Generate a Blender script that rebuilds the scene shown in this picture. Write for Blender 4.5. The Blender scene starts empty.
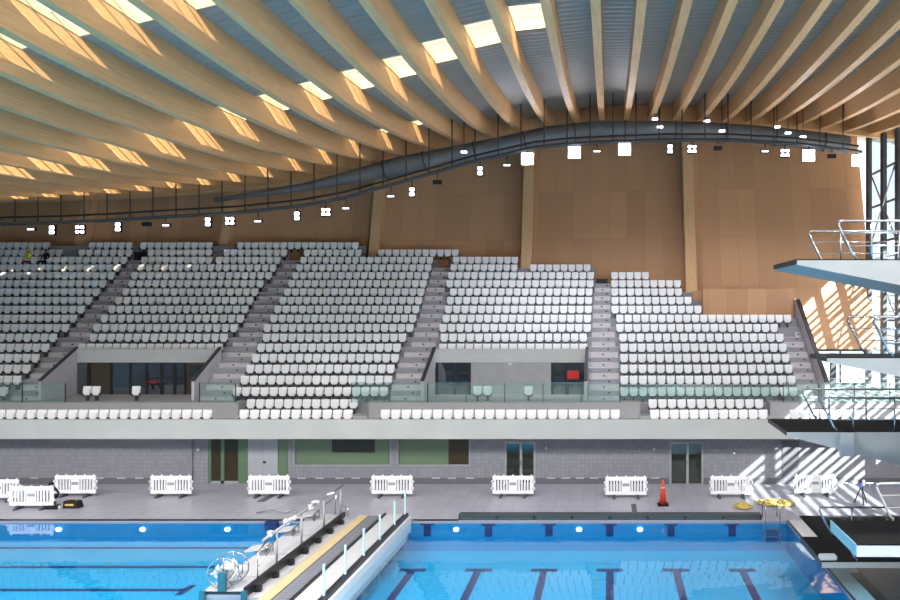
import bpy, bmesh, math, random
from mathutils import Vector, Matrix
random.seed(7)
SC = bpy.context.scene
COL = SC.collection
PI = math.pi
F = 760.0            # focal length in pixels of the 900x600 frame
VX, VY = 609.0, 309.0
H = 8.7              # eye height above the pool deck

# ------------------------------------------------------------------ camera
cam_d = bpy.data.cameras.new('camera'); cam = bpy.data.objects.new('camera', cam_d); COL.objects.link(cam)
cam.location = (0, 0, H); cam.rotation_euler = (PI/2, 0, 0)
cam_d.sensor_width = 36; cam_d.lens = F/900*36
cam_d.shift_x = (450-VX)/900; cam_d.shift_y = (VY-300)/900
cam_d.clip_end = 2000
SC.camera = cam
# ------------------------------------------------------------------ world, sun, exposure
SUN_DIR = Vector((-1.0, 1.5, -0.85)).normalized()      # the way the sunlight travels
w = bpy.data.worlds.new('world'); SC.world = w; w.use_nodes = True
wn = w.node_tree; wn.nodes.clear()
bg = wn.nodes.new('ShaderNodeBackground'); wo = wn.nodes.new('ShaderNodeOutputWorld')
tc = wn.nodes.new('ShaderNodeTexCoord'); sx = wn.nodes.new('ShaderNodeSeparateXYZ')
rmp = wn.nodes.new('ShaderNodeValToRGB')
rmp.color_ramp.elements[0].position = 0.0; rmp.color_ramp.elements[0].color = (0.84, 0.92, 1.0, 1)
rmp.color_ramp.elements[1].position = 0.7; rmp.color_ramp.elements[1].color = (0.50, 0.68, 1.0, 1)
wn.links.new(tc.outputs['Generated'], sx.inputs[0]); wn.links.new(sx.outputs['Z'], rmp.inputs[0])
wn.links.new(rmp.outputs[0], bg.inputs['Color']); bg.inputs['Strength'].default_value = 1.4
wn.links.new(bg.outputs[0], wo.inputs['Surface'])
sd = bpy.data.lights.new('sun', 'SUN'); sd.energy = 24; sd.angle = 0.009; sd.color = (1, .93, .82)
so = bpy.data.objects.new('sun', sd); COL.objects.link(so)
so.rotation_euler = SUN_DIR.to_track_quat('-Z', 'Y').to_euler(); so.location = (60, -60, 60)
SC.view_settings.view_transform = 'Standard'; SC.view_settings.look = 'None'
FILL_POWER = 5200          # power of each unseen lamp added over the pool as fill
SC.view_settings.exposure = 0.55; SC.view_settings.gamma = 1.0
SC.view_settings.use_curve_mapping = False

# ------------------------------------------------------------------ helpers
def wx(px, D): return (px-VX)*D/F
def wz(py, D): return H-(py-VY)*D/F
def lin(c):
    return tuple(((v/255)/12.92 if v/255 <= .04045 else ((v/255+.055)/1.055)**2.4) for v in c)
MATS = {}
def mat(name, rgb, rough=.6, metal=0, noise=0, nscale=4, stretch=None, emit=None, estr=0, alpha=1, spec=.5, bump=0):
    m = bpy.data.materials.new(name); m.use_nodes = True; nt = m.node_tree
    b = nt.nodes['Principled BSDF']; c = lin(rgb)
    b.inputs['Base Color'].default_value = (*c, 1); b.inputs['Roughness'].default_value = rough
    b.inputs['Metallic'].default_value = metal; b.inputs['Alpha'].default_value = alpha
    b.inputs['Specular IOR Level'].default_value = spec
    if emit:
        b.inputs['Emission Color'].default_value = (*lin(emit), 1); b.inputs['Emission Strength'].default_value = estr
    if noise or bump:
        t = nt.nodes.new('ShaderNodeTexCoord'); mp = nt.nodes.new('ShaderNodeMapping')
        if stretch: mp.inputs['Scale'].default_value = stretch
        n = nt.nodes.new('ShaderNodeTexNoise'); n.inputs['Scale'].default_value = nscale; n.inputs['Detail'].default_value = 5
        nt.links.new(t.outputs['Object'], mp.inputs[0]); nt.links.new(mp.outputs[0], n.inputs['Vector'])
        if noise:
            r = nt.nodes.new('ShaderNodeValToRGB')
            r.color_ramp.elements[0].position = .3; r.color_ramp.elements[1].position = .7
            r.color_ramp.elements[0].color = (*[max(0, v*(1-noise)) for v in c], 1)
            r.color_ramp.elements[1].color = (*[min(1, v*(1+noise)) for v in c], 1)
            nt.links.new(n.outputs['Fac'], r.inputs[0]); nt.links.new(r.outputs[0], b.inputs['Base Color'])
        if bump:
            bp = nt.nodes.new('ShaderNodeBump'); bp.inputs['Strength'].default_value = bump
            nt.links.new(n.outputs['Fac'], bp.inputs['Height']); nt.links.new(bp.outputs[0], b.inputs['Normal'])
    MATS[name] = m; return m
def tile_mat(name, rgb, mortar, bw, bh, plane='xz', rough=.6, off=0.0, var=.06, msize=.02):
    """brick / tile / plank pattern: plane 'xz' for walls facing the pool, 'xy' for floors"""
    m = mat(name, rgb, rough); nt = m.node_tree; b = nt.nodes['Principled BSDF']
    t = nt.nodes.new('ShaderNodeTexCoord'); s = nt.nodes.new('ShaderNodeSeparateXYZ'); cb = nt.nodes.new('ShaderNodeCombineXYZ')
    nt.links.new(t.outputs['Object'], s.inputs[0]); nt.links.new(s.outputs['X'], cb.inputs[0])
    nt.links.new(s.outputs['Z' if plane == 'xz' else 'Y'], cb.inputs[1])
    br = nt.nodes.new('ShaderNodeTexBrick'); c = lin(rgb)
    br.offset = off; br.inputs['Scale'].default_value = 1
    br.inputs['Brick Width'].default_value = bw; br.inputs['Row Height'].default_value = bh
    br.inputs['Mortar Size'].default_value = msize; br.inputs['Mortar Smooth'].default_value = .3
    br.inputs['Color1'].default_value = (*[v*(1-var) for v in c], 1); br.inputs['Color2'].default_value = (*[min(1, v*(1+var)) for v in c], 1)
    br.inputs['Mortar'].default_value = (*lin(mortar), 1)
    nt.links.new(cb.outputs[0], br.inputs['Vector']); nt.links.new(br.outputs['Color'], b.inputs['Base Color'])
    return m

M = dict(
    deck=tile_mat('deck_tiles', (156, 155, 168), (138, 137, 151), .6, .6, 'xy', .38, 0, .05),
    brick=tile_mat('grey_brick', (132, 132, 139), (118, 118, 126), .2, .2, 'xz', .8, .0, .07, .012),
    concrete=mat('concrete', (168, 168, 172), .8, noise=.06, nscale=1.5),
    concrete_light=mat('smooth_concrete', (196, 196, 196), .7, noise=.05, nscale=.7, stretch=(1, 1, 3)),
    stairc=mat('stair_concrete', (202, 198, 204), .8, noise=.06, nscale=3),
    platform=mat('platform_concrete', (158, 160, 160), .7, noise=.06, nscale=1.2),
    seat=mat('white_plastic', (250, 250, 252), .35),
    seatdark=mat('grey_bracket', (70, 70, 76), .6),
    glulam=mat('glulam', (216, 171, 123), .5, noise=.12, nscale=2.2, stretch=(3, .35, 9)),
    plywood=tile_mat('plywood_panels', (200, 153, 114), (176, 133, 98), 1.25, 3.4, 'xz', .65, 0, .08, .012),
    column=mat('column_timber', (216, 174, 130), .55, noise=.1, nscale=2, stretch=(6, 6, .4)),
    roofdeck=mat('roof_sheet', (144, 144, 138), .5, noise=.05, nscale=1.0),
    cream=mat('cream_lining', (236, 222, 186), .6),
    duct=mat('galvanised_duct', (120, 120, 122), .45, .3, noise=.15, nscale=1.3, bump=.2),
    black=mat('black_metal', (28, 28, 32), .45),
    blackmat=mat('black_rubber', (12, 12, 14), .8, spec=.2, noise=.3, nscale=6),
    darkgrey=mat('dark_grey_metal', (72, 76, 82), .5, .3),
    steel=mat('stainless_steel', (190, 192, 196), .25, .9),
    whitesteel=mat('white_painted_steel', (208, 208, 208), .35),
    white=mat('white_decking', (178, 178, 182), .5, noise=.04, nscale=3),
    teal=mat('teal_paint', (30, 92, 108), .4),
    tealtile=mat('pale_blue_tile', (120, 168, 184), .4, noise=.06, nscale=5),
    tan=mat('tan_board', (186, 166, 128), .7, noise=.06, nscale=4),
    grate=tile_mat('grey_grating', (112, 114, 124), (92, 94, 104), .2, .25, 'xy', .7, 0, .05),
    navy=mat('navy_tile', (12, 34, 92), .5),
    barrier=mat('white_barrier_plastic', (236, 236, 238), .45),
    greenf=mat('green_frame', (84, 112, 84), .6),
    greenp=mat('green_tinted_pane', (96, 116, 92), .45),
    brownp=mat('dark_brown_panel', (52, 44, 28), .3),
    doorgrey=mat('light_grey_door', (158, 160, 166), .6),
    greyframe=mat('grey_frame', (150, 152, 156), .5),
    orange=mat('orange_plastic', (226, 70, 40), .5),
    yellow=mat('yellow_plastic', (200, 172, 90), .6, noise=.2, nscale=12),
    red=mat('red_paint', (206, 40, 40), .5),
    blue=mat('blue_plastic', (36, 58, 150), .5),
    skin=mat('skin', (190, 140, 112), .6),
    blackcloth=mat('black_cloth', (22, 22, 26), .85),
    hivis=mat('yellow_cloth', (208, 214, 60), .8),
    redcloth=mat('red_cloth', (150, 36, 44), .8),
    poolblue=tile_mat('pool_tile', (0, 150, 200), (0, 144, 194), .5, .5, 'xy', .5, 0, .03),
    poolwall=tile_mat('pool_wall_tile', (0, 122, 178), (0, 117, 172), .5, .5, 'xz', .5, 0, .03),
    lampglow=mat('lamp_glow', (255, 255, 255), .5, emit=(245, 240, 255), estr=9),
    lampsoft=mat('lamp_glow_soft', (255, 255, 255), .5, emit=(240, 240, 255), estr=1.6),
    lampunder=mat('underwater_lamp', (255, 255, 255), .5, emit=(225, 250, 255), estr=4),
    ground=mat('outside_ground', (190, 186, 176), .9, noise=.1, nscale=.05),
    cardboard=mat('cardboard', (128, 88, 58), .8),
)
def glassy(name, tint, rgb_t, gloss_min=.0, rough=.02, bump=None, ior=1.33, body=None, bodyfac=0, trans=False):
    m = bpy.data.materials.new(name); m.use_nodes = True; nt = m.node_tree; nt.nodes.clear()
    out = nt.nodes.new('ShaderNodeOutputMaterial'); tr = nt.nodes.new('ShaderNodeBsdfTransparent'); gl = nt.nodes.new('ShaderNodeBsdfGlossy')
    tr.inputs[0].default_value = (*rgb_t, 1); gl.inputs['Roughness'].default_value = rough; gl.inputs['Color'].default_value = (*tint, 1)
    f0 = ((ior-1)/(ior+1))**2                      # Schlick reflectance, the same from both sides of the pane
    lw = nt.nodes.new('ShaderNodeLayerWeight'); lw.inputs['Blend'].default_value = .5
    pw = nt.nodes.new('ShaderNodeMath'); pw.operation = 'POWER'; pw.inputs[1].default_value = 5; nt.links.new(lw.outputs['Facing'], pw.inputs[0])
    fr = nt.nodes.new('ShaderNodeMath'); fr.operation = 'MULTIPLY_ADD'; fr.inputs[1].default_value = 1-f0; fr.inputs[2].default_value = f0; nt.links.new(pw.outputs[0], fr.inputs[0])
    mx = nt.nodes.new('ShaderNodeMixShader'); base = tr.outputs[0]
    if body:
        df = nt.nodes.new('ShaderNodeBsdfTranslucent' if trans else 'ShaderNodeBsdfDiffuse'); df.inputs[0].default_value = (*body, 1)
        m2 = nt.nodes.new('ShaderNodeMixShader'); m2.inputs[0].default_value = bodyfac
        nt.links.new(tr.outputs[0], m2.inputs[1]); nt.links.new(df.outputs[0], m2.inputs[2]); base = m2.outputs[0]
    nt.links.new(fr.outputs[0], mx.inputs[0]); nt.links.new(base, mx.inputs[1]); nt.links.new(gl.outputs[0], mx.inputs[2])
    if bump:
        t = nt.nodes.new('ShaderNodeTexCoord'); mp = nt.nodes.new('ShaderNodeMapping'); mp.inputs['Scale'].default_value = (1, 1, 1)
        n = nt.nodes.new('ShaderNodeTexNoise'); n.inputs['Scale'].default_value = bump[0]; n.inputs['Detail'].default_value = 2
        bp = nt.nodes.new('ShaderNodeBump'); bp.inputs['Strength'].default_value = bump[1]; bp.inputs['Distance'].default_value = .05
        nt.links.new(t.outputs['Object'], mp.inputs[0]); nt.links.new(mp.outputs[0], n.inputs['Vector'])
        nt.links.new(n.outputs['Fac'], bp.inputs['Height']); nt.links.new(bp.outputs[0], gl.inputs['Normal']); nt.links.new(bp.outputs[0], lw.inputs['Normal'])
    nt.links.new(mx.outputs[0], out.inputs[0]); return m
M['water'] = glassy('pool_water', (1, 1, 1), (.86, .96, .99), rough=.02, bump=(1.1, .09), ior=1.33)
M['glass'] = glassy('clear_glass', (1, 1, 1), (.90, .97, .95), rough=.02, ior=1.45, body=(.5, .66, .64), bodyfac=.08)
M['skyglass'] = glassy('skylight_glass', (1, 1, 1), (.82, .78, .68), rough=.05, ior=1.3, body=(.5, .45, .34), bodyfac=.3, trans=True)
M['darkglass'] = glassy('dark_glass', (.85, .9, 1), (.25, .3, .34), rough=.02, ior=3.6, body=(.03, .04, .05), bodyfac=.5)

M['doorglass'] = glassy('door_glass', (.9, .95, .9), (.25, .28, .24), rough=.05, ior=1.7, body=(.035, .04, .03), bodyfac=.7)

class MB:
    def __init__(s): s.bm = bmesh.new(); s.mi = 0
    def _set(s, fs):
        for f in fs: f.material_index = s.mi
    def poly(s, pts, thick):
        """prism: list of 3D pts (planar) pushed by vector thick"""
        t = Vector(thick); a = [s.bm.verts.new(p) for p in pts]; b = [s.bm.verts.new(Vector(p)+t) for p in pts]
        n = len(pts); fs = [s.bm.faces.new(a), s.bm.faces.new(b[::-1])]
        for i in range(n): fs.append(s.bm.faces.new((a[i], b[i], b[(i+1) % n], a[(i+1) % n])))
        s._set(fs); return s
    def box(s, x0, x1, y0, y1, z0, z1, bev=0):
        if bev:
            t = bmesh.new(); bmesh.ops.create_cube(t, size=1)
            bmesh.ops.scale(t, vec=(x1-x0, y1-y0, z1-z0), verts=t.verts)
            bmesh.ops.translate(t, vec=((x0+x1)/2, (y0+y1)/2, (z0+z1)/2), verts=t.verts)
            bmesh.ops.bevel(t, geom=t.edges[:], offset=bev, segments=2, affect='EDGES')
            return s.merge(t)
        return s.poly([(x0, y0, z0), (x1, y0, z0), (x1, y1, z0), (x0, y1, z0)], (0, 0, z1-z0))
    def merge(s, t, mtx=None):
        vm = {}
        for v in t.verts: vm[v] = s.bm.verts.new(mtx @ v.co if mtx else v.co)
        for f in t.faces:
            try:
                nf = s.bm.faces.new([vm[v] for v in f.verts]); nf.material_index = s.mi; nf.smooth = f.smooth
            except ValueError: pass
        t.free(); return s
    def quad(s, a, b, c, d):
        vs = [s.bm.verts.new(p) for p in (a, b, c, d)]; s._set([s.bm.faces.new(vs)]); return s
    def tube(s, pts, r, seg=8, closed=False):
        pts = [Vector(p) for p in pts]; rings = []; n = len(pts)
        up = Vector((0, 0, 1))
        for i, p in enumerate(pts):
            if closed: d = pts[(i+1) % n]-pts[i-1]
            else: d = pts[min(i+1, n-1)]-pts[max(i-1, 0)]
            d.normalize(); u = d.cross(up)
            if u.length < .05: u = d.cross(Vector((0, 1, 0)))
            u.normalize(); v = d.cross(u).normalized()
            rr = r[i] if isinstance(r, (list, tuple)) else r
            rings.append([s.bm.verts.new(p+u*math.cos(a)*rr+v*math.sin(a)*rr) for a in [2*PI*k/seg for k in range(seg)]])
        fs = []
        for i in range(n if closed else n-1):
            A, B = rings[i], rings[(i+1) % n]
            for k in range(seg):
                f = s.bm.faces.new((A[k], A[(k+1) % seg], B[(k+1) % seg], B[k])); f.smooth = True; fs.append(f)
        if not closed: fs += [s.bm.faces.new(rings[0][::-1]), s.bm.faces.new(rings[-1])]
        s._set(fs); return s
    def lathe(s, prof, seg=16, c=(0, 0, 0)):
        rings = [[s.bm.verts.new((c[0]+r*math.cos(2*PI*k/seg), c[1]+r*math.sin(2*PI*k/seg), c[2]+z)) for k in range(seg)] for r, z in prof]
        fs = []
        for A, B in zip(rings, rings[1:]):
            for k in range(seg):
                f = s.bm.faces.new((A[k], A[(k+1) % seg], B[(k+1) % seg], B[k])); f.smooth = True; fs.append(f)
        fs += [s.bm.faces.new(rings[0][::-1]), s.bm.faces.new(rings[-1])]; s._set(fs); return s
    def ico(s, c, r, sc=(1, 1, 1), sub=2):
        t = bmesh.new(); bmesh.ops.create_icosphere(t, subdivisions=sub, radius=r)
        for f in t.faces: f.smooth = True
        return s.merge(t, Matrix.Translation(c) @ Matrix.Diagonal((*sc, 1)))
    def build(s, name, mats, parent=None, loc=None):
        bmesh.ops.recalc_face_normals(s.bm, faces=s.bm.faces[:])
        me = bpy.data.meshes.new(name); s.bm.to_mesh(me); s.bm.free()
        for m in (mats if isinstance(mats, (list, tuple)) else [mats]): me.materials.append(M[m] if isinstance(m, str) else m)
        o = bpy.data.objects.new(name, me); COL.objects.link(o)
        if parent: o.parent = parent
        if loc: o.location = loc
        return o
def tag(o, label, cat, group=None, kind=None):
    o['label'] = label; o['category'] = cat
    if group: o['group'] = group
    if kind: o['kind'] = kind
    return o
def thing(name, label, cat, loc=(0, 0, 0), group=None, rz=0):
    o = bpy.data.objects.new(name, None); COL.objects.link(o); o.location = loc; o.rotation_euler[2] = rz
    return tag(o, label, cat, group)
def struct(o): o['kind'] = 'structure'; return o
def copy_tree(o, loc, parent=None):
    c = o.copy(); COL.objects.link(c)
    if parent: c.parent = parent
    if loc is not None: c.location = loc
    for ch in KIDS.get(o.name, []): copy_tree(ch, None, c)
    return c
KIDS = {}
def reg(o):
    KIDS[o.name] = [c for c in bpy.data.objects if c.parent == o]
    for c in KIDS[o.name]: reg(c)
    return o
ORD = ['first', 'second', 'third', 'fourth', 'fifth', 'sixth', 'seventh', 'eighth', 'ninth', 'tenth', 'eleventh', 'twelfth',
       'thirteenth', 'fourteenth', 'fifteenth', 'sixteenth', 'seventeenth', 'eighteenth', 'nineteenth', 'twentieth']
TENS = {20: ('twenty', 'twentieth'), 30: ('thirty', 'thirtieth'), 40: ('forty', 'fortieth')}
def ordn(i):
    if i <= 20: return ORD[i-1]
    t = i//10*10
    return TENS[t][1] if i == t else TENS[t][0]+'-'+ORD[i-t-1]
def interp(tab, x):
    if x <= tab[0][0]: return tab[0][1]
    for (a, u), (b, v) in zip(tab, tab[1:]):
        if x <= b: return u+(v-u)*(x-a)/(b-a)
    return tab[-1][1]

# ================================================================== SETTING
POOL_Y0, POOL_Y1, POOL_XR, POOL_XL = -12.0, 31.2, 7.3, -58.0
BX0, BX1 = -12.1, -8.15          # the movable bulkhead
WZ = -.06
WALL_Y = 37.8
# deck
b = MB()
b.box(POOL_XL-4, 17.4, POOL_Y1, WALL_Y+.4, -.4, 0)
b.box(POOL_XL-4, 17.4, -16, POOL_Y0, -.4, 0)
b.box(POOL_XR, 17.4, POOL_Y0, POOL_Y1, -.4, 0)
b.box(POOL_XL-4, POOL_XL, POOL_Y0, POOL_Y1, -.4, 0)
struct(b.build('floor', 'deck'))
# pool basin
basin = struct(MB().box(POOL_XL, BX0+.6, POOL_Y0, POOL_Y1, -1.6, -.85).box(BX0+.6, POOL_XR, POOL_Y0, POOL_Y1, -1.6, -1.22).build('pool_floor', 'poolblue'))
b = MB()
b.box(POOL_XL, POOL_XR+.1, POOL_Y1-.02, POOL_Y1+.1, -1.6, -.41)
b.box(POOL_XL, POOL_XR, POOL_Y1-.02, POOL_Y1-.005, -.41, -.1)
b.box(POOL_XR-.02, POOL_XR+.1, POOL_Y0, POOL_Y1-.02, -1.6, -.41); b.box(POOL_XR-.02, POOL_XR-.005, POOL_Y0, POOL_Y1-.02, -.41, -.1)
b.box(POOL_XL, POOL_XR, POOL_Y0, POOL_Y0+.1, -1.6, -.41)
pw = b.build('pool_wall', 'poolwall', basin)
# lane markings of the diving-side pool (running away from the viewer)
LX = [-7.45, -4.95, -2.46, .03, 2.54, 5.05]
for x in LX:
    b = MB(); b.box(x-.5, x+.5, 28.7, 28.98, -1.215, -1.2); b.box(x-.14, x+.14, POOL_Y0+2, 28.7, -1.215, -1.2)
    b.build('lane_marking', 'navy', basin)
    b = MB(); b.box(x-.28, x+.28, POOL_Y1-.05, POOL_Y1-.025, -.17, -.1); b.box(x-.15, x+.15, POOL_Y1-.05, POOL_Y1-.025, -.62, -.17)
    b.build('wall_target', 'navy', basin)
# lane markings of the left pool (running left-right)
for i, (y, xe) in enumerate([(30.35, -13.9), (28.1, -14.2), (25.8, -14.4), (23.5, -14.2), (21.2, -14.2), (18.9, -14.2)]):
    b = MB(); b.box(POOL_XL+2, xe, y-.1, y+.1, -.845, -.83)
    b.box(xe-.1, xe+.15, y-.45, y+.45, -.845, -.83)
    b.build('lane_marking', 'navy', basin)
water = MB().quad((POOL_XL, POOL_Y0, WZ), (POOL_XR, POOL_Y0, WZ), (POOL_XR, POOL_Y1, WZ), (POOL_XL, POOL_Y1, WZ)).build('pool_water', 'water')
struct(water)
# underwater lamps
for i, px in enumerate([58, 142, 227, 456, 579, 640]):
    x = wx(px, 31.1)
    o = MB().ico((0, 0, 0), .12, (1, .3, .8)).build('underwater_lamp', 'lampunder', None, (x, POOL_Y1-.07, -.33))
    tag(o, 'round white underwater lamp on the far pool wall, %s from the left' % ordn(i+1), 'lamp', 'underwater lamps')
# edge trims
b = MB(); b.box(POOL_XL, -11.9, POOL_Y1, POOL_Y1+.22, 0, .02); b.box(-8.1, -6.2, POOL_Y1, POOL_Y1+.2, 0, .02)
struct(b.build('trim_1', 'black'))
b = MB(); b.box(POOL_XR, POOL_XR+.07, POOL_Y0, POOL_Y1, 0, .03); struct(b.build('trim_2', 'black'))
b = MB(); b.box(POOL_XR+.07, POOL_XR+.65, POOL_Y0, 28.4, 0, .02); struct(b.build('trim_3', 'tealtile'))
b = MB(); b.box(POOL_XR+.07, POOL_XR+.65, 28.4, POOL_Y1, 0, .02); struct(b.build('trim_4', 'concrete_light'))
b = MB(); b.box(POOL_XR+.65, POOL_XR+1.0, POOL_Y0, 25.0, 0, .03); struct(b.build('trim_5', 'black'))
# black rubber area under the boards
b = MB(); b.box(POOL_XR+1.0, 16.9, 12, 28.4, 0, .015); struct(b.build('trim_6', mat('dark_grey_tile', (62, 64, 72), .4, noise=.15, nscale=2)))  # darker grey deck below the platforms
o = MB().box(POOL_XR+.68, 16.8, 28.45, 31.9, .0, .03).build('floor_mat', 'blackmat')
tag(o, 'large black rubber mat on the deck behind the diving platforms', 'mat')
# dark strips let into the deck
o = MB().box(-15.9, -15.55, 34.3, 37.1, 0, .012).build('drain_strip', 'darkgrey'); tag(o, 'dark drain strip in the deck left of the grey double door', 'drain')
o = MB().box(.98, 1.2, 31.95, 33.9, 0, .012).build('drain_strip', 'darkgrey'); tag(o, 'short dark drain strip in the deck left of the orange cone', 'drain')
# raised kerb with panels at the far end of the right-hand pool
k = thing('pool_kerb', 'long low dark panelled kerb along the far end of the right pool', 'kerb', (-6.2, 31.3, 0))
MB().box(0, 12.5, 0, .45, .17, .22).build('kerb_top', 'darkgrey', k)
MB().box(0, 12.5, .05, .43, 0, .17).build('kerb_body', 'black', k)
for i in range(8):
    MB().box(.05+i*1.56, 1.5+i*1.56, .02, .05, .03, .15).build('kerb_panel', mat('kerb_panel_%d' % i, (58, 74, 78), .4) if i == 0 else 'kp', k)
    if i == 0: M['kp'] = MATS['kerb_panel_0']

# ---- wall under the tribune with its openings ------------------------------
def X38(px): return wx(px, WALL_Y)
WT = 2.62
ops = [(X38(192), X38(288), 0, 2.4), (X38(293), X38(391), wz(466, WALL_Y), 2.32), (X38(397), X38(470), wz(466, WALL_Y), 2.32),
       (X38(504.5), X38(535.5), 0, 2.1), (X38(669.5), X38(703.5), 0, 2.1)]
b = MB(); cx = POOL_XL-4
for (x0, x1, z0, z1) in ops:
    b.box(cx, x0, WALL_Y, WALL_Y+.35, 0, WT)
    if z0 > 0: b.box(x0, x1, WALL_Y, WALL_Y+.35, 0, z0)
    b.box(x0, x1, WALL_Y, WALL_Y+.35, z1, WT); cx = x1
b.box(cx, 17.4, WALL_Y, WALL_Y+.35, 0, WT)
wb = struct(b.build('wall_back', 'brick'))
b = MB(); cx = POOL_XL-4
for (x0, x1, z0, z1) in ops:
    if z0 > 0: continue
    b.box(cx, x0-.02, WALL_Y-.03, WALL_Y-.002, 0, .3); cx = x1+.02
b.box(cx, 17.0, WALL_Y-.03, WALL_Y-.002, 0, .3); struct(b.build('baseboard_back', mat('dark_skirting', (96, 96, 102), .7)))
# white bumper strips along the skirting
b = MB(); x = X38(0)
i = 0
for px in [35, 68, 100, 122, 140, 302, 320, 340, 356, 436, 452, 470, 551, 566, 580, 594, 640, 655, 715, 725]:
    x = X38(px); o = MB().box(x-.2, x+.2, WALL_Y-.07, WALL_Y-.035, .27, .33).build('bumper_strip', 'white'); i += 1
    tag(o, 'small white strip on the grey wall skirting, %s from the left' % ordn(i), 'strip', 'white strips along the skirting')
# green framed glass door set
d = struct(bpy.data.objects.new('door_1', None)); COL.objects.link(d); d.location = (0, WALL_Y, 0)
def dbox(name, p0, p1, z0, z1, m, par=d, y0=.12, y1=.17):
    return MB().box(X38(p0), X38(p1), y0, y1, z0, z1).build(name, m, par)
dbox('side_panel', 192.2, 207, 0, 2.38, 'brick', d, .1, .2)
dbox('door_frame', 207, 210, 0, 2.38, 'greenf'); dbox('door_frame', 219.5, 223, 0, 2.38, 'greenf'); dbox('door_frame', 237, 247, 0, 2.38, 'greenf')
dbox('pane', 210, 219.5, .12, 2.38, 'brownp', d, .14, .16); dbox('pane', 223, 237, .12, 2.38, 'brownp', d, .14, .16)
dbox('door_sill', 210, 237, 0, .12, 'greyframe')
dl = dbox('door_leaf', 247.2, 262, 0, 2.38, 'doorgrey', d, .08, .16); dr = dbox('door_leaf', 262.3, 277, 0, 2.38, 'doorgrey', d, .08, .16)
MB().box(X38(262.6), X38(265), .03, .08, 1.02, 1.12).build('door_handle', 'black', dr)
dbox('pane', 277.2, 288, 0, 2.38, 'greenp')
# windows
for n, (a, c, xb0, xb1, zb) in enumerate([(293, 391, 331, 374, 453), (397, 470, 448, 469.5, 466)]):
    wd = struct(bpy.data.objects.new('window_%d' % (n+1), None)); COL.objects.link(wd); wd.location = (0, WALL_Y, 0)
    z0, z1 = wz(466, WALL_Y)+.002, 2.318
    b = MB(); b.box(X38(a)+.01, X38(c)-.01, .0, .3, z0, z0+.05); b.box(X38(a)+.01, X38(c)-.01, .0, .3, z1-.05, z1)
    b.box(X38(a)+.01, X38(a)+.06, .0, .3, z0+.05, z1-.05); b.box(X38(c)-.06, X38(c)-.01, .0, .3, z0+.05, z1-.05)
    b.build('window_frame', 'greyframe', wd)
    MB().box(X38(a)+.06, X38(c)-.06, .15, .17, z0+.05, z1-.05).build('pane', 'greenp', wd)
    MB().box(X38(xb0), X38(xb1), .13, .148, max(wz(zb, WALL_Y), z0+.06), z1-.06).build('dark_panel', 'brownp', wd)
for n, (a, c) in enumerate([(504.5, 535.5), (669.5, 703.5)]):
    dd = struct(bpy.data.objects.new('door_%d' % (n+2), None)); COL.objects.link(dd); dd.location = (0, WALL_Y, 0)
    x0, x1 = X38(a)+.005, X38(c)-.005; xm = x0+(x1-x0)*.53
    b = MB(); b.box(x0, x0+.09, 0, .2, 0, 2.095); b.box(x1-.09, x1, 0, .2, 0, 2.095); b.box(x0+.09, x1-.09, 0, .2, 2.0, 2.095); b.box(xm-.06, xm+.06, 0, .2, 0, 2.0)
    b.build('door_frame', 'greyframe', dd)
    MB().box(x0+.09, xm-.06, .12, .15, .05, 2).build('pane', 'doorglass', dd); MB().box(xm+.06, x1-.09, .12, .15, .05, 2).build('pane', 'doorglass', dd)
    MB().box(xm-.04, xm+.02, -.05, .0, .95, 1.2).build('door_handle', 'steel', dd)
# dark rooms behind
b = MB(); b.box(X38(190), X38(538), WALL_Y+2.4, WALL_Y+2.6, 0, WT); b.box(X38(665), X38(706), WALL_Y+2.4, WALL_Y+2.6, 0, WT)
for px in (190, 290, 500, 538, 665, 706): b.box(X38(px), X38(px)+.1, WALL_Y+.36, WALL_Y+2.4, 0, WT)
struct(b.build('wall_inner', mat('inner_room_wall', (90, 84, 72), .8)))
# flush dark door in the sunlit stretch
dd = struct(bpy.data.objects.new('door_4', None)); COL.objects.link(dd); dd.location = (X38(790.5), WALL_Y, 0)
MB().box(-.42, .42, -.05, -.002, 0, 2.12).build('door_leaf', mat('dark_grey_door', (92, 92, 98), .6), dd)
MB().box(.3, .36, -.09, -.05, .98, 1.06).build('door_handle', 'steel', dd)
for i, (px, py) in enumerate([(197.5, 450), (546, 448), (654, 449), (734, 453)]):
    t = thing('wall_lamp', 'small round white lamp on the grey wall, %s from the left' % ordn(i+1), 'lamp', (wx(px, 37.75), WALL_Y, wz(py, 37.75)), 'wall lamps')
    if i == 0: t.location.y = WALL_Y+.1
    MB().box(-.05, .05, -.04, -.001, -.05, .05).build('bracket', 'greyframe', t); MB().ico((0, -.1, 0), .07).build('globe', 'whitesteel', t)

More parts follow.
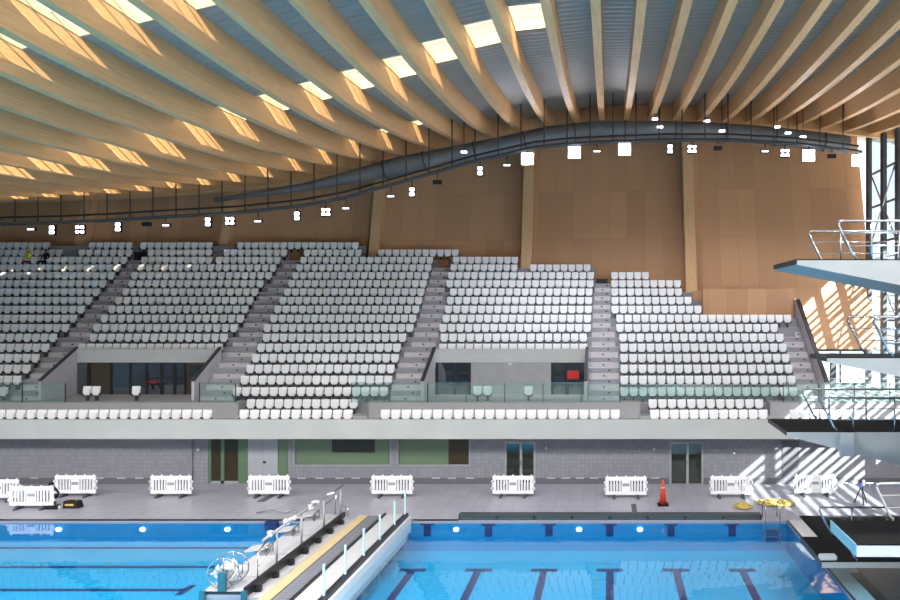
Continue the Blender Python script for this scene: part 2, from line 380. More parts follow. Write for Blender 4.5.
# ================================================================== TRIBUNE
def rowD(k): return 41+.75*k
def rowH(k): return 3.6+.563*k
def rowF(k): return rowH(k)-.55
PITCH = .512
TX0, TX1 = -50.0, 11.75
CONC = 3.72                     # concourse level
trib = thing('seating_tribune', 'stepped grey concrete tribune with a pale front fascia carrying the white seats', 'tribune', (0, 36.8, 0))
T0 = 36.8
def tb(b, x0, x1, y0, y1, z0, z1): return b.box(x0, x1, y0-T0, y1-T0, z0, z1)
V1 = (-31.1, -22.6); V2 = (-10.25, -1.2)
b = MB()
xs = [TX0, V1[0], V1[1], V2[0], V2[1], TX1]
for k in range(1, 19):
    spans = [(TX0, V1[0]-.0), (V1[1], V2[0]), (V2[1], TX1)] if k <= 4 else [(TX0, TX1)]
    if k >= 10: spans = spans[:-1]+[(spans[-1][0], 5.9 if k < 13 else 3.2 if k < 14 else -1.0)]
    if k >= 16: spans = [(TX0, -10.4 if k == 16 else -17.3)]
    for (x0, x1) in spans:
        y0 = rowD(k)-.4 if k > 1 else 41.36
        tb(b, x0, x1, y0, rowD(k)+.36, max(rowF(k)-.9, 2.7), rowF(k))
b.build('step_rows', mat('tribune_concrete', (158, 156, 163), .85, noise=.06, nscale=2), trib)
# walkway, k0 strip, concourse slab
b = MB(); tb(b, TX0, 17.0, 36.95, 41.3, 2.62, 2.88); b.build('walkway_slab', 'concrete', trib)
K0A = (wx(243, 41), wx(372, 41)); K0B = (wx(640, 41), wx(768, 41))
for K_ in (K0A, K0B): b = MB(); tb(b, *K_, 40.2, 41.3, 2.89, 3.05); b.build('row_plinth', 'concrete', trib)
b = MB()
for (x0, x1) in [(TX0, K0A[0]), (K0A[1], K0B[0]), (K0B[1], 17.0)]: tb(b, x0, x1, 40.45, 41.35, 2.89, CONC)
tb(b, V1[0], V1[1], 41.36, 44.34, 2.89, CONC); tb(b, V2[0], V2[1], 41.36, 44.34, 2.89, CONC); tb(b, TX1+.3, 17.0, 41.36, 50, 2.89, CONC)
b.build('concourse_slab', 'concrete', trib)
b = MB(); tb(b, TX0, 17.0, 36.7, 36.93, 2.42, 3.36); b.build('fascia', mat('fascia_concrete', (176, 176, 174), .75, noise=.05, nscale=.7), trib)
b = MB(); tb(b, TX0, 17.0, 36.94, 37.78, 2.63-.12, 2.619); b.build('soffit', 'darkgrey', trib)
# end wall
b = MB(); b.poly([(TX1+.02, 41.3-T0, 2.89), (TX1+.02, 41.3-T0, 4.6), (TX1+.02, rowD(9)-T0, rowH(9)+.55), (TX1+.02, 50.2-T0, rowH(9)+.9), (TX1+.02, 50.2-T0, 2.89)], (.2, 0, 0))
b.build('end_wall', 'stairc', trib)
b = MB(); b.poly([(TX1, 41.28-T0, 4.6), (TX1, 41.28-T0, 4.7), (TX1, rowD(9)-T0, rowH(9)+.66), (TX1, rowD(9)-T0, rowH(9)+.56)], (.24, 0, 0)); b.build('end_wall_cap', 'black', trib)

# vomitories: side walls running back to a glazed front under a lintel
VD = 44.15
def vom(label, V, lint):
    t = thing('doorway_block', label, 'doorway', (0, VD, CONC))
    zz = lambda py: wz(py, VD)-CONC
    a = [wx(v, VD) for v in lint]
    MB().poly([(V[0]+.16, 0, zz(349)), (V[1]-.16, 0, zz(349)), (a[1], 0, zz(362.5)), (a[0], 0, zz(362.5))], (0, .17, 0)).build('lintel', 'concrete_light', t)
    for x in (V[0], V[1]-.15):
        MB().poly([(x, 41.4-VD, .002), (x, 41.4-VD, 1.02), (x, .16, zz(348.5)), (x, .16, .002)], (.15, 0, 0)).build('side_wall', 'stairc', t)
        MB().poly([(x-.02, 41.4-VD, 1.03), (x-.02, 41.4-VD, 1.11), (x-.02, .16, zz(348.5)+.09), (x-.02, .16, zz(348.5)+.01)], (.19, 0, 0)).build('wall_cap', 'darkgrey', t)
    MB().box(V[0]+.16, V[1]-.16, .176, .19, .003, zz(350)).build('dark_backing', 'black', t)  # thin black sheet behind the glass, painted to read as a dark room
    return t, zz
v1, zz = vom('wide glazed doorway under a pale lintel between the two left seating blocks', V1, (77, 205))
MB().box(V1[0]+.151, V1[0]+.165, -1.3, -.75, .55, 1.05).build('notice_sign', mat('pale_notice', (205, 210, 222), .6), v1)
def XV(px): return wx(px, VD)
top = zz(362.5)-.01
def pane(t, a, c, m, z0=.02, z1=None, y=.06, name='pane'): return MB().box(XV(a), XV(c), y, y+.03, z0, z1 or top).build(name, m, t)
def post(t, a, c, z0=0.005, z1=None, m='black'): return MB().box(XV(a), XV(c), .01, .12, z0, z1 or top).build('post', m, t)
for a, c in [(72, 76), (87, 90), (110, 112), (129, 131), (145, 147), (160, 163), (173, 175.5), (184, 186)]: post(v1, a, c)
M['woodpane'] = mat('brown_lining', (74, 64, 54), .4)
pane(v1, 76, 87, 'darkglass'); pane(v1, 90, 110, 'woodpane'); pane(v1, 186, 205, 'woodpane'); MB().box(XV(189), XV(201), .03, .06, 1.0, 1.7).build('small_window', 'darkglass', v1)
for a, c in [(112, 129), (131, 145), (147, 160), (163, 173), (175.5, 184)]: pane(v1, a, c, 'darkglass')
MB().box(XV(147), XV(184), -.02, .01, .95, 1.0).build('crossbar', 'black', v1)
MB().box(XV(148), XV(160), -.05, -.02, .72, .78).build('push_bar', 'red', v1)
v2, zz = vom('doorway with a grey middle wall between two glazed door pairs, under a pale lintel', V2, (434.5, 587.5))
pane(v2, 471, 551, 'concrete', 0.005, None, .0, 'middle_wall')
for a, c in [(434.5, 438), (453, 456), (468, 470.9), (551.1, 553.5), (565, 569), (584.5, 587.5)]: post(v2, a, c)
pane(v2, 438, 453, 'darkglass'); pane(v2, 456, 468, 'darkglass'); pane(v2, 553.5, 565, 'darkglass'); pane(v2, 569, 584.5, 'darkglass')
MB().box(XV(569), XV(584), -.01, .01, .75, .8).build('crossbar', 'black', v2)
MB().box(XV(567.5), XV(579), -.1, .0, .92, 1.4).build('red_cabinet', 'red', v2)
MB().ico((XV(510), -.12, top-.12), .11).build('ceiling_camera', 'whitesteel', v2)

# glass balustrade
gi = 0
for (a, c, lab) in [(-20, 66, 'left of the left doorway'), (200, 236, 'right of the left doorway'), (352, 428, 'left of the middle doorway'), (428, 620, 'across the middle doorway'), (783, 925, 'right of the last seating block')]:
    t = thing('glass_balustrade', 'greenish glass balustrade on the concourse edge %s' % lab, 'balustrade', (wx(a, 40.6), 40.55, CONC), 'glass balustrades')
    L = wx(c, 40.6)-wx(a, 40.6); n = max(1, round(L/1.9)); s = L/n
    for q in range(n):
        MB().box(q*s+.02, (q+1)*s-.02, -.01, .01, .03, 1.0).build('glass_panel', 'glass', t)
    for q in range(n+1): MB().box(q*s-.018, q*s+.018, -.03, .03, 0, 1.02).build('post', 'darkgrey', t)
    b = MB().box(0, L, -.02, .02, 1.02, 1.05).build('handrail', 'steel', t)
# balustrade before the last seating block (set on the walkway)
t = thing('glass_balustrade', 'greenish glass balustrade in front of the last seating block', 'balustrade', (wx(621, 40.6), 41.37, rowF(1)), 'glass balustrades')
L = wx(781, 40.6)-wx(621, 40.6)
for q in range(5): MB().box(q*L/5+.02, (q+1)*L/5-.02, -.01-.0, .01, .02, .95).build('glass_panel', 'glass', t)
MB().box(0, L, -.02, .02, .95, .98).build('handrail', 'steel', t)

# ---- seats ------------------------------------------------------------------
def seat_bms():
    a = MB()                                                       # shield-shaped shell, slightly dished
    W = .225; prof = [(-W, .76), (-W+.03, .79), (W-.03, .79), (W, .76), (W*.97, .42), (W*.55, .30), (-W*.55, .30), (-W*.97, .42)]
    t = MB(); t.poly([(x, 0, z) for x, z in prof], (0, .035, 0))
    for v in t.bm.verts: v.co.y += .10+(v.co.z-.3)*.14 - (abs(v.co.x)/W)**2*.035
    a.merge(t.bm)
    p = MB()                                                       # folded-up pan in front of the back
    t = MB(); t.poly([(x*.86, 0, .34+(z-.30)*.62) for x, z in prof], (0, .04, 0))
    for v in t.bm.verts: v.co.y += .03+(v.co.z-.3)*.06
    p.merge(t.bm)
    g = MB(); g.box(-.05, .05, .06, .24, 0, .30); g.box(-.2, .2, .09, .15, .24, .31); g.box(-.24, -.21, .0, .14, .30, .42); g.box(.21, .24, .0, .14, .30, .42)
    return a, p, g
S = {  # row -> [(block, px of first seat edge, px of last seat edge)]
 17: [(1, -12, 50), (1, 88.5, 133), (2, 140, 213), (3, 237, 359)],
 16: [(1, -12, 63), (1, 78, 133), (2, 147.5, 212.5), (2, 223.5, 287.5), (3, 303.5, 362), (3, 377.5, 459)],
 15: [(1, -12, 127.5), (2, 141, 212.5), (2, 215.5, 281), (3, 300, 433.5), (4, 452.5, 518.5)],
 14: [(1, -12, 121), (2, 137.5, 277), (3, 296, 431.7), (4, 450, 518), (4, 529.5, 591)],
 13: [(1, -12, 115), (2, 131, 272.5), (3, 292, 429), (4, 447.6, 594.4), (5, 610.7, 649.3)],
 12: [(1, -12, 106.7), (2, 128, 264), (3, 288, 427), (4, 446, 594), (5, 610.7, 681.3)],
 11: [(1, -12, 100), (2, 122, 258.8), (3, 283.7, 424.7), (4, 449.4, 593), (5, 610.7, 682.4)],
 10: [(1, -12, 92.5), (2, 115, 254), (3, 279, 422.5), (4, 446.4, 592.6), (5, 611, 692)],
 9: [(1, -12, 85.3), (2, 108, 249), (3, 274, 419.7), (4, 444.4, 592.4), (5, 611, 702)],
 8: [(1, -12, 77.5), (2, 100.5, 244.5), (3, 270, 416.7), (4, 442, 591.6), (5, 615.7, 791.7)],
 7: [(1, -12, 69.7), (2, 93, 238.3), (3, 263.3, 414), (4, 439, 591.4), (5, 615.7, 778.3)],
 6: [(1, -12, 57.5), (2, 89.5, 228.3), (3, 262.5, 406.7), (4, 440, 587.6), (5, 618.7, 784)],
 5: [(1, -12, 49.7), (2, 78, 223), (3, 257, 401), (4, 438.6, 587.6), (5, 619.6, 787)],
 4: [(1, -12, 40), (3, 251.7, 399.3), (5, 619.6, 790)],
 3: [(1, -12, 31), (3, 246, 395), (5, 619.6, 793)],
 2: [(1, -12, 21.7), (3, 240.3, 392.7), (5, 619.6, 796)],
 1: [(1, -12, 8.5), (3, 232.5, 388.3), (5, 619.6, 798)],
 0: [(3, 247.5, 359), (5, 647.7, 763.3)],
}
BN = {1: 'leftmost block', 2: 'second block', 3: 'third block', 4: 'fourth block', 5: 'last block'}
seats = []            # (D, x, y, z, label, group)
row_ends = {}
for k, segs in S.items():
    D = rowD(k)
    for (blk, a, c) in segs:
        x0, x1 = wx(a, D), wx(c, D); n = max(1, round((x1-x0)/PITCH)); pit = (x1-x0)/n
        if blk == 1: n = int((x1-wx(-12, D))/PITCH)+1 if a == -12 else n
        row_ends.setdefault(k, []).append((blk, x0, x1))
        for q in range(n):
            if blk == 1: x = x1-(q+.5)*(PITCH if a == -12 else pit); who = ordn(q+1)+' from its right end'
            else: x = x0+(q+.5)*pit; who = ordn(q+1)+' from its left end'
            rn = ordn(k+1 if blk in (3, 5) else k)
            yy = D-.12
            if k == 0: yy = 40.75
            seats.append((yy, x, rowF(k), 'white seat, %s row of the %s, %s' % (rn, BN[blk], who), 'white seats of the %s' % BN[blk]))
# front row on the walkway
D = 37.9; fi = 0
for (nm, a, c) in [('left', -5, 212.5), ('second', 238.7, 353), ('long middle', 380, 620.5), ('right', 649.6, 768), ('far right', 789.5, 860)]:
    x0, x1 = wx(a, D), wx(c, D); n = round((x1-x0)/PITCH); pit = (x1-x0)/n
    for q in range(n):
        if nm == 'left': x = x1-(q+.5)*pit; who = ordn(q+1)+' from its right end'
        else: x = x0+(q+.5)*pit; who = ordn(q+1)+' from its left end'
        seats.append((D-.1, x, 2.88, 'white seat in the %s front-row run above the fascia, %s' % (nm, who), 'white seats of the front row'))
# seats by the doorways
for px, lab in [(87, 'left of the pair before the left doorway'), (96, 'right of the pair before the left doorway'), (136, 'single one before the glass of the left doorway'), (477.5, 'left of the pair before the middle doorway'),
                (487.5, 'right of the pair before the middle doorway'), (528.5, 'single one before the grey wall of the middle doorway')]:
    seats.append((41.1, wx(px, 41.2), CONC-.22, 'white concourse seat, '+lab, 'white seats on the concourse'))
seats.sort(key=lambda s: s[0])
proto = None
A, P, G = seat_bms()
protoE = thing('stadium_seat', seats[0][3], 'seat', (0, 0, 0), 'x')
ma = A.build('backrest', 'seat', protoE); mp_ = P.build('seat_pan', 'seat', protoE); mg = G.build('bracket', 'seatdark', protoE)
reg(protoE)
base_bms = []
for o in (ma, mp_, mg): base_bms.append([(tuple(v.co) for v in ())])
for i, s in enumerate(seats[:300]):
    o = protoE if i == 0 else copy_tree(protoE, None)
    o.location = (s[1], s[0], s[2]+.002 if s[2] < 3.2 or abs(s[2]-3.5) > .01 else CONC+.002)
    o['label'] = s[3]; o['group'] = s[4]
allv, allf, mi = [], [], []
src = []
for j, o in enumerate((ma, mp_, mg)):
    src.append(([v.co.copy() for v in o.data.vertices], [tuple(p.vertices) for p in o.data.polygons], 0 if j < 2 else 1))
for s in seats[300:]:
    for vs, fs, m_ in src:
        n0 = len(allv); allv += [(v.x+s[1], v.y+s[0], v.z+s[2]+.002) for v in vs]
        allf += [tuple(n0+q for q in f) for f in fs]; mi += [m_]*len(fs)
me = bpy.data.meshes.new('distant_seats'); me.from_pydata(allv, [], allf); me.materials.append(M['seat']); me.materials.append(M['seatdark'])
me.polygons.foreach_set('material_index', mi); me.update()
o = bpy.data.objects.new('distant_seats', me); COL.objects.link(o)
tag(o, 'rows of white folded seats filling the upper part of the tribune', 'seats', None, 'stuff')

# ---- aisle stairs -----------------------------------------------------------
def aisle(label, edges):
    """edges: dict k -> (x0, x1)"""
    t = thing('aisle_stair', label, 'stairs', (0, 41, 0))
    for k, (x0, x1) in edges.items():
        y = rowD(k)-.4-41 if k > 1 else .36
        if k < 17 and k > 1: MB().box(x0+.04, x1-.04, y-.37, y-.002, rowF(k-1)+.002, rowF(k-1)+.28).build('tread', 'stairc', t)
        if k > 1: MB().box(x0+.04, x1-.04, y-.001, y+.37, rowF(k)+.001, rowF(k)+.012).build('tread', 'stairc', t)
        xm = (x0+x1)/2
        if k > 1:
            MB().box(xm-.05, xm+.05, y-.385, y-.371, rowF(k-1)+.12, rowF(k-1)+.2).build('step_light', 'black', t)
            MB().box(xm-.05+.3, xm+.05+.3, y-.012, y-.003, rowF(k)-.16, rowF(k)-.08).build('step_light', 'black', t)
    return t
def ends(k, blk, side):
    v = [e for e in row_ends[k] if e[0] == blk]
    return (min(e[1] for e in v) if side == 0 else max(e[2] for e in v)) if v else None
e1, e2, e3, e4, e5 = {}, {}, {}, {}, {}
for k in range(1, 17):
    l = ends(k, 1, 1); r = ends(k, 2, 0) if k >= 5 else V1[0]-.02; e1[k] = (l, r)
    l = ends(k, 2, 1) if k >= 5 else V1[1]+.02; r = ends(k, 3, 0); e2[k] = (l, r)
    if k <= 15:
        l = ends(k, 3, 1); r = ends(k, 4, 0) if k >= 5 else V2[0]-.02; e3[k] = (l, max(r, l+.6))
    if k <= 13:
        l = ends(k, 4, 1) if k >= 5 else V2[1]+.02; r = ends(k, 5, 0); e4[k] = (l, r)
    if k <= 8: e5[k] = (ends(k, 5, 1), TX1-.02)
e1[16] = (wx(134, rowD(16)), wx(147, rowD(16)))
e5[8] = (ends(8, 5, 1)+.01, TX1-.02)
aisle('grey concrete aisle stair between the leftmost and second seating blocks', e1)
aisle('grey concrete aisle stair between the second and third seating blocks', e2)
aisle('grey concrete aisle stair between the third and fourth seating blocks', e3)
aisle('grey concrete aisle stair between the fourth and last seating blocks', e4)
aisle('grey concrete aisle stair at the right end of the tribune by its sloping end wall', e5)
# boxes left at the stair heads
for i, (px, py, k, m, lab) in enumerate([(295, 256, 16, 'cardboard', 'brown box at the head of the stair between the second and third blocks'),
                                  (444, 259, 15, 'cardboard', 'brown box at the head of the stair between the third and fourth blocks'),
                                  (137, 255, 16, 'black', 'left black bin at the head of the leftmost stair'), (144, 255, 16, 'black', 'right black bin at the head of the leftmost stair'),
                                  (602, 278, 13, 'black', 'black box at the head of the stair between the fourth and last blocks')]):
    D = rowD(k); t = thing('storage_bin' if m == 'black' else 'cardboard_box', lab, 'box', (wx(px, D), D+.12, rowF(k)+.013))
    wdt = .2 if m == 'black' and i < 4 else .38
    MB().box(-wdt, wdt, -.18, .18, 0, .55 if i < 4 else .3, .02).build('box_body', m, t)
    MB().box(-wdt-.015, wdt+.015, -.2, .2, .551 if i < 4 else .301, .6 if i < 4 else .34, .01).build('lid', m, t)

# ================================================================== UPPER TIMBER WALL
LEAN = .26; ZR = 11
wallpts = [(-52, 54.6), (-17.5, 54.6), (-17.2, 53.9), (-5.9, 53.4), (-5.5, 52.6), (5.2, 51.5), (5.6, 51.0), (17.3, 50.5)]
def wy(x, z): return interp(wallpts, x)+LEAN*(z-ZR)
b = MB()
ZT = 25
for (xa, ya), (xb, yb) in zip(wallpts, wallpts[1:]):
    zb = 3.0 if xa > 5 else 3.0
    zl = 6.1 if xa >= 5.6 else 6.0
    zl = 6.1 if xa >= 5.6 else 6.0
    b.poly([(xa, ya+LEAN*(zl-ZR), zl), (xb, yb+LEAN*(zl-ZR), zl), (xb, yb+LEAN*(ZT-ZR), ZT), (xa, ya+LEAN*(ZT-ZR), ZT)], (0, .3, 0))
struct(b.build('wall_timber', 'plywood'))
for i, (px, D0) in enumerate([(74, 54.4), (220.5, 54.4), (373, 53.8), (526.8, 52.9), (690, 51.4)]):
    x = wx(px, D0-.4)
    z0 = {0: rowF(17), 1: rowF(16.99), 2: rowF(17), 3: rowF(15), 4: rowF(11)}[i]
    z0 = wz({0: 259, 1: 262, 2: 255, 3: 272, 4: 304}[i], D0)-.3
    b = MB(); hw = .36
    yb = lambda z: min(wy(x-hw, z), wy(x+hw, z))-.03
    b.poly([(x-hw, yb(z0)-.7, z0), (x-hw, yb(z0), z0), (x-hw, yb(21.5), 21.5), (x-hw, yb(21.5)-.7, 21.5)], (2*hw, 0, 0))
    o = b.build('timber_column', 'column')
    tag(o, 'tall leaning timber column against the plywood wall, %s from the left' % ordn(i+1), 'column', 'timber columns')
# boxed timber parapet above the last block
b = MB(); b.box(wx(703, 48.2), 11.7, 48.15, 48.55, rowF(9)+.002, wz(289, 48.2)); b.box(wx(693, 48.8), wx(703, 48.2)-.01, 49.0, 49.3, rowF(10)+.002, wz(291, 49))
o = b.build('timber_parapet', 'plywood'); tag(o, 'boxed plywood parapet behind the top row of the last seating block', 'parapet')

# ================================================================== ROOF
edge = [(-200, 208), (-100, 205), (0, 201), (100, 198), (200, 192), (300, 182), (350, 173), (400, 162), (450, 150), (500, 139), (550, 128), (600, 120), (650, 119), (700, 121), (760, 123), (800, 126), (850, 132), (900, 138), (1000, 150), (1100, 158)]
def DE(x): return 52-3*max(0, min(1, (x+3)/5))
def sm(t): t = max(0, min(1, t)); return t*t*(3-2*t)
def ze(x):
    D = DE(x); return H+(VY-interp(edge, VX+x*F/D))*D/F
def zb(x, y):          # underside of the beams
    D = DE(x); s = 2.25-.7*sm((x+3)/8); c = 28-2*sm((x+3)/8)
    return ze(x)-s*(1-max(-.42, (y-c)/(D-c))**2)
BH = 1.0
bx = [-.46]
left = [-2.15-1.79*i for i in range(28)]; right = [1.12+1.58*i for i in range(17)]  # right beams run past the facade as an unseen overhang shaped to block sun
beams = sorted(left+bx+right)
YS = [-14+i*2.0 for i in range(33)]
OVX, OVY = 24.0, 27.5      # unseen overhang beyond OVX stops at OVY, letting sun onto the timber wall
def beamys(x):
    e = OVY if x > OVX else DE(x)
    return [y for y in YS if y < e-.6]+[e]
li = len(left); 
for x in beams:
    hw = .17; b = MB(); ys = beamys(x); rings = []
    for y in ys:
        z = zb(x, y); rings.append([b.bm.verts.new(p) for p in ((x-hw, y, z), (x+hw, y, z), (x+hw, y, z+BH), (x-hw, y, z+BH))])
    for A_, B_ in zip(rings, rings[1:]):
        for q in range(4): b.bm.faces.new((A_[q], A_[(q+1) % 4], B_[(q+1) % 4], B_[q]))
    b.bm.faces.new(rings[0]); b.bm.faces.new(rings[-1][::-1])
    o = b.build('roof_beam', 'glulam')
    if x in bx: lab = 'curved glulam roof beam seen straight on, running nearly vertical near the frame middle'
    elif x < 0: lab = 'curved glulam roof beam, %s to the left of the vertical-looking central one' % ordn(left.index(x)+1)
    else: lab = 'curved glulam roof beam, %s to the right of the vertical-looking central one' % ordn(right.index(x)+1)
    tag(o, lab, 'beam', 'roof beams')
# corrugated sheet ceiling with skylight openings
def skyrows(x):
    r = []
    if x < -10.5: r.append((19.6, 23.4))
    if -38 < x < -2.3: r.append((interp([(-17, 31.6), (-9, 30.6), (-3, 28.0)], x), interp([(-17, 34.2), (-9, 33.4), (-3, 30.6)], x)))
    if -38 < x < -9.5: r.append((41.8, 43.4))
    return r
b = MB()
mid = [(u, v) for u, v in zip(beams, beams[1:])]
sky = []
for (u, v) in mid:
    xm = (u+v)/2; a, c = u+.17, v-.17; rows = skyrows(xm)
    for r in rows: sky.append((a, c, r))
    y = -14.0; step = .22; up = 0
    YEND = 59.0 if xm < OVX else OVY
    while y < YEND:
        y2 = min(y+step, YEND); ym = (y+y2)/2
        if not any(r[0] < ym < r[1] for r in rows):
            zf = lambda xx, yy: zb(xx, min(yy, DE(xx)+0))+BH-.06+(yy-DE(xx))*.12*(yy > DE(xx))
            o_ = .035 if up else 0; o2 = 0 if up else .035
            b.quad((a, y, zf(a, y)+o_), (c, y, zf(c, y)+o_), (c, y2, zf(c, y2)+o2), (a, y2, zf(a, y2)+o2))
        up = 1-up; y = y2
    b.quad((u-.17, -14, zb(u, -14)+BH+.01), (u+.17, -14, zb(u, -14)+BH+.01), (u+.17, YEND, zb(u, min(YEND, DE(u)))+BH+.12*max(0, YEND-DE(u))+.01), (u-.17, YEND, zb(u, min(YEND, DE(u)))+BH+.12*max(0, YEND-DE(u))+.01)) if 0 else None
struct(b.build('ceiling', 'roofdeck'))
# opaque upper roof skin above the beams
b = MB()
for (u, v) in mid:
    rows = skyrows((u+v)/2)
    yE = 60.0 if (u+v)/2 < OVX else OVY+.5
    ys = sorted(set([-14.5, yE]+[e for r in rows for e in r]+[float(q) for q in range(-14, int(yE), 4)]))
    for y, y2 in zip(ys, ys[1:]):
        if any(r[0] < (y+y2)/2 < r[1] for r in rows): 
            for (p, q) in ((u, u+.17), (v-.17, v)):
                zf = lambda xx, yy: zb(xx, min(yy, DE(xx)))+BH+.19+.12*max(0, yy-DE(xx))
                b.quad((p, y, zf(p, y)), (q, y, zf(q, y)), (q, y2, zf(q, y2)), (p, y2, zf(p, y2)))
            continue
        zf = lambda xx, yy: zb(xx, min(yy, DE(xx)))+BH+.19+.12*max(0, yy-DE(xx))
        b.quad((u, y, zf(u, y)), (v, y, zf(v, y)), (v, y2, zf(v, y2)), (u, y2, zf(u, y2)))
struct(b.build('roof', 'darkgrey'))
cnt = {}
for (a, c, r) in sorted(sky, key=lambda s: -s[0]):
    rn = 'nearest' if r[0] < 25 else 'middle' if r[0] < 40 else 'farthest'
    cnt[rn] = cnt.get(rn, 0)+1
    xm = (a+c)/2; y0, y1 = r; z = zb(xm, (y0+y1)/2)+BH
    t = thing('skylight', 'rectangular skylight between roof beams, %s from the right in the %s row' % (ordn(cnt[rn]), rn), 'skylight', (xm, (y0+y1)/2, z), 'roof skylights')
    hl = (y1-y0)/2; hw = (c-a)/2; sl = (zb(xm, y1)-zb(xm, y0))/(y1-y0); sxx = (zb(c, (y0+y1)/2)-zb(a, (y0+y1)/2))/(c-a)
    zl = lambda x_, y_, h_: (x_, y_, sl*y_+sxx*x_+h_)
    def side(p, q, push): MB().poly([zl(*p, -.05), zl(*q, -.05), zl(*q, .2), zl(*p, .2)], push).build('lining', 'cream', t)
    side((-hw, -hl), (hw, -hl), (0, .05, 0)); side((-hw, hl), (hw, hl), (0, -.05, 0))
    side((-hw, -hl+.05), (-hw, hl-.05), (.04, 0, 0)); side((hw, -hl+.05), (hw, hl-.05), (-.04, 0, 0))
    MB().poly([zl(-hw+.04, -hl+.05, .21), zl(hw-.04, -hl+.05, .21), zl(hw-.04, hl-.05, .21), zl(-hw+.04, hl-.05, .21)], (0, 0, .03)).build('pane', 'skyglass', t)
    for fy in (-.33, .33):
        y_ = hl*fy; MB().poly([zl(-hw+.05, y_-.03, .13), zl(hw-.05, y_-.03, .13), zl(hw-.05, y_+.03, .13), zl(-hw+.05, y_+.03, .13)], (0, 0, .05)).build('glazing_bar', 'cream', t)
# timber edge beam along the roof's far end
b = MB(); exs = [-50+i*1.5 for i in range(50)]
rings = []
for x in exs:
    D = DE(x)+.05; z = ze(x); rings.append([b.bm.verts.new(p) for p in ((x, D, z-.12), (x, D+.35, z-.12), (x, D+.35, z+.95), (x, D, z+.95))])
for A_, B_ in zip(rings, rings[1:]):
    for q in range(4): b.bm.faces.new((A_[q], A_[(q+1) % 4], B_[(q+1) % 4], B_[q]))
b.bm.faces.new(rings[0]); b.bm.faces.new(rings[-1][::-1])
o = b.build('edge_beam', 'glulam'); tag(o, 'long arched timber edge beam closing the far ends of the roof beams', 'beam')

struct(MB().box(24.7, 28, 34.5, 56, 19.6, 19.9).build('roof', 'darkgrey'))  # added unseen slab past the overhang notch, blocks sun from the upper timber wall
# side and rear closing walls outside the frame
struct(MB().box(-50.4, -50.0, -14, 58, -.4, 17).build('wall_left', 'concrete'))
# ================================================================== RIGHT GLAZED FACADE
FX = 17.2
struct(MB().box(FX, FX+.3, -14, 40.4, -.4, 4.2).build('wall_right', 'concrete_light'))
fc = [(y_, 1) for y_ in (-8, 0, 8, 16, 24, 31.5, 38.5, 42.0, 45.2, 47.6, 50.3)]
for i, (y, _) in enumerate(fc):
    o = MB().box(FX-.12, FX+.12, y-.26, y+.26, 4.22 if y < 40.4 else 3.73, zb(FX-.3, y)-.05).build('facade_column', 'darkgrey')
    tag(o, 'dark steel column of the right glazed facade, %s from the back corner' % ordn(len(fc)-i), 'column', 'facade columns')
i = 0
for z in (5.5, 8.0, 10.5, 13, 15.4, 17.6):
    i += 1
    o = MB().box(FX+.16, FX+.28, -12, 50.2, z-.06, z+.06).build('facade_rail', 'darkgrey'); tag(o, 'long dark horizontal rail of the right glazed facade, %s from the bottom' % ordn(i), 'rail', 'facade rails')
M['facglass'] = glassy('facade_glass', (1, 1, 1), (.66, .76, .82), rough=.02, ior=1.4)
fg = thing('facade_glazing', 'tall clear glazing of the right facade between the dark steel columns', 'glazing', (FX, -8, 3.7))
for i in range(len(fc)-1):
    y0, y1 = fc[i][0]+.27, fc[i+1][0]-.27; zb_ = 4.22 if y0 < 38.4 else 3.73
    if y0 < 40.4 < y1 : zb_ = 4.22
    MB().quad((-.02, y0+8, zb_-3.7), (-.02, y1+8, zb_-3.7), (-.02, y1+8, zb(FX-.3, y1)-3.8), (-.02, y0+8, zb(FX-.3, y0)-3.8)).build('glass_pane', 'facglass', fg)
struct(MB().box(-50, 6, -14.4, -14.0, -.4, 19).build('wall_front', 'concrete'))  # unseen wall behind the camera, shaped to keep the left side darker
i = 0
z = 4.5
while z < 12.5:
    i += 1
    o = MB().poly([(FX+.32, -12, z), (FX+.56, -12, z), (FX+.56, -12, z+.05), (FX+.32, -12, z+.05)], (0, 62, 0)).build('sun_louvre', 'greyframe')
    tag(o, 'thin outer sun louvre blade on the right facade, %s from the bottom' % ordn(i), 'louvre', 'sun louvres'); z += .5
for i, (y0, z0, y1, z1) in enumerate([(45.4, 12.6, 49.8, 17.3), (45.4, 17.3, 49.8, 12.6), (45.4, 8, 49.8, 12), (42, 13, 45.4, 17)]):
    o = MB().tube([(FX+.05-.18*(i == 1), y0, z0), (FX+.05-.18*(i == 1), y1, z1)], .06, 6).build('diagonal_brace', 'steel'); tag(o, ['steel brace rising to the back corner, upper right facade', 'steel brace falling to the back corner, upper right facade', 'lower steel brace of the right facade beside the platforms', 'steel brace of the right facade nearest the viewer'][i], 'brace', 'facade braces')
wd = struct(bpy.data.objects.new('window_3', None)); COL.objects.link(wd); wd.location = (11.98, 50.0, CONC)
b = MB(); b.box(0, 5.0, 0, .12, .0, .1); b.box(0, 5.0, 0, .12, 2.2, 2.35)
for q in (0, 1.5, 3.2, 4.9): b.box(q, q+.1, 0, .12, .1, 2.2)
b.build('window_frame', 'darkgrey', wd); MB().quad((.1, .06, .1), (4.9, .06, .1), (4.9, .06, 2.2), (.1, .06, 2.2)).build('pane', 'facglass', wd)
o = MB().box(-.16, .16, -.16, .16, 0, 2.3).build('steel_column', 'darkgrey', None, (13.55, 46, CONC)); tag(o, 'short dark steel column on the concourse behind the narrow platform', 'column')
t = thing('concourse_railing', 'thin steel railing on the concourse right of the sloping end wall', 'railing', (12.3, 43.5, CONC))
MB().tube([(0, 0, 1.0), (4.5, 0, 1.0)], .03, 6).build('top_rail', 'steel', t)
for q in (.1, 1.5, 3, 4.4): MB().tube([(q, 0, 0), (q, 0, 1.0)], .025, 6).build('post', 'steel', t)
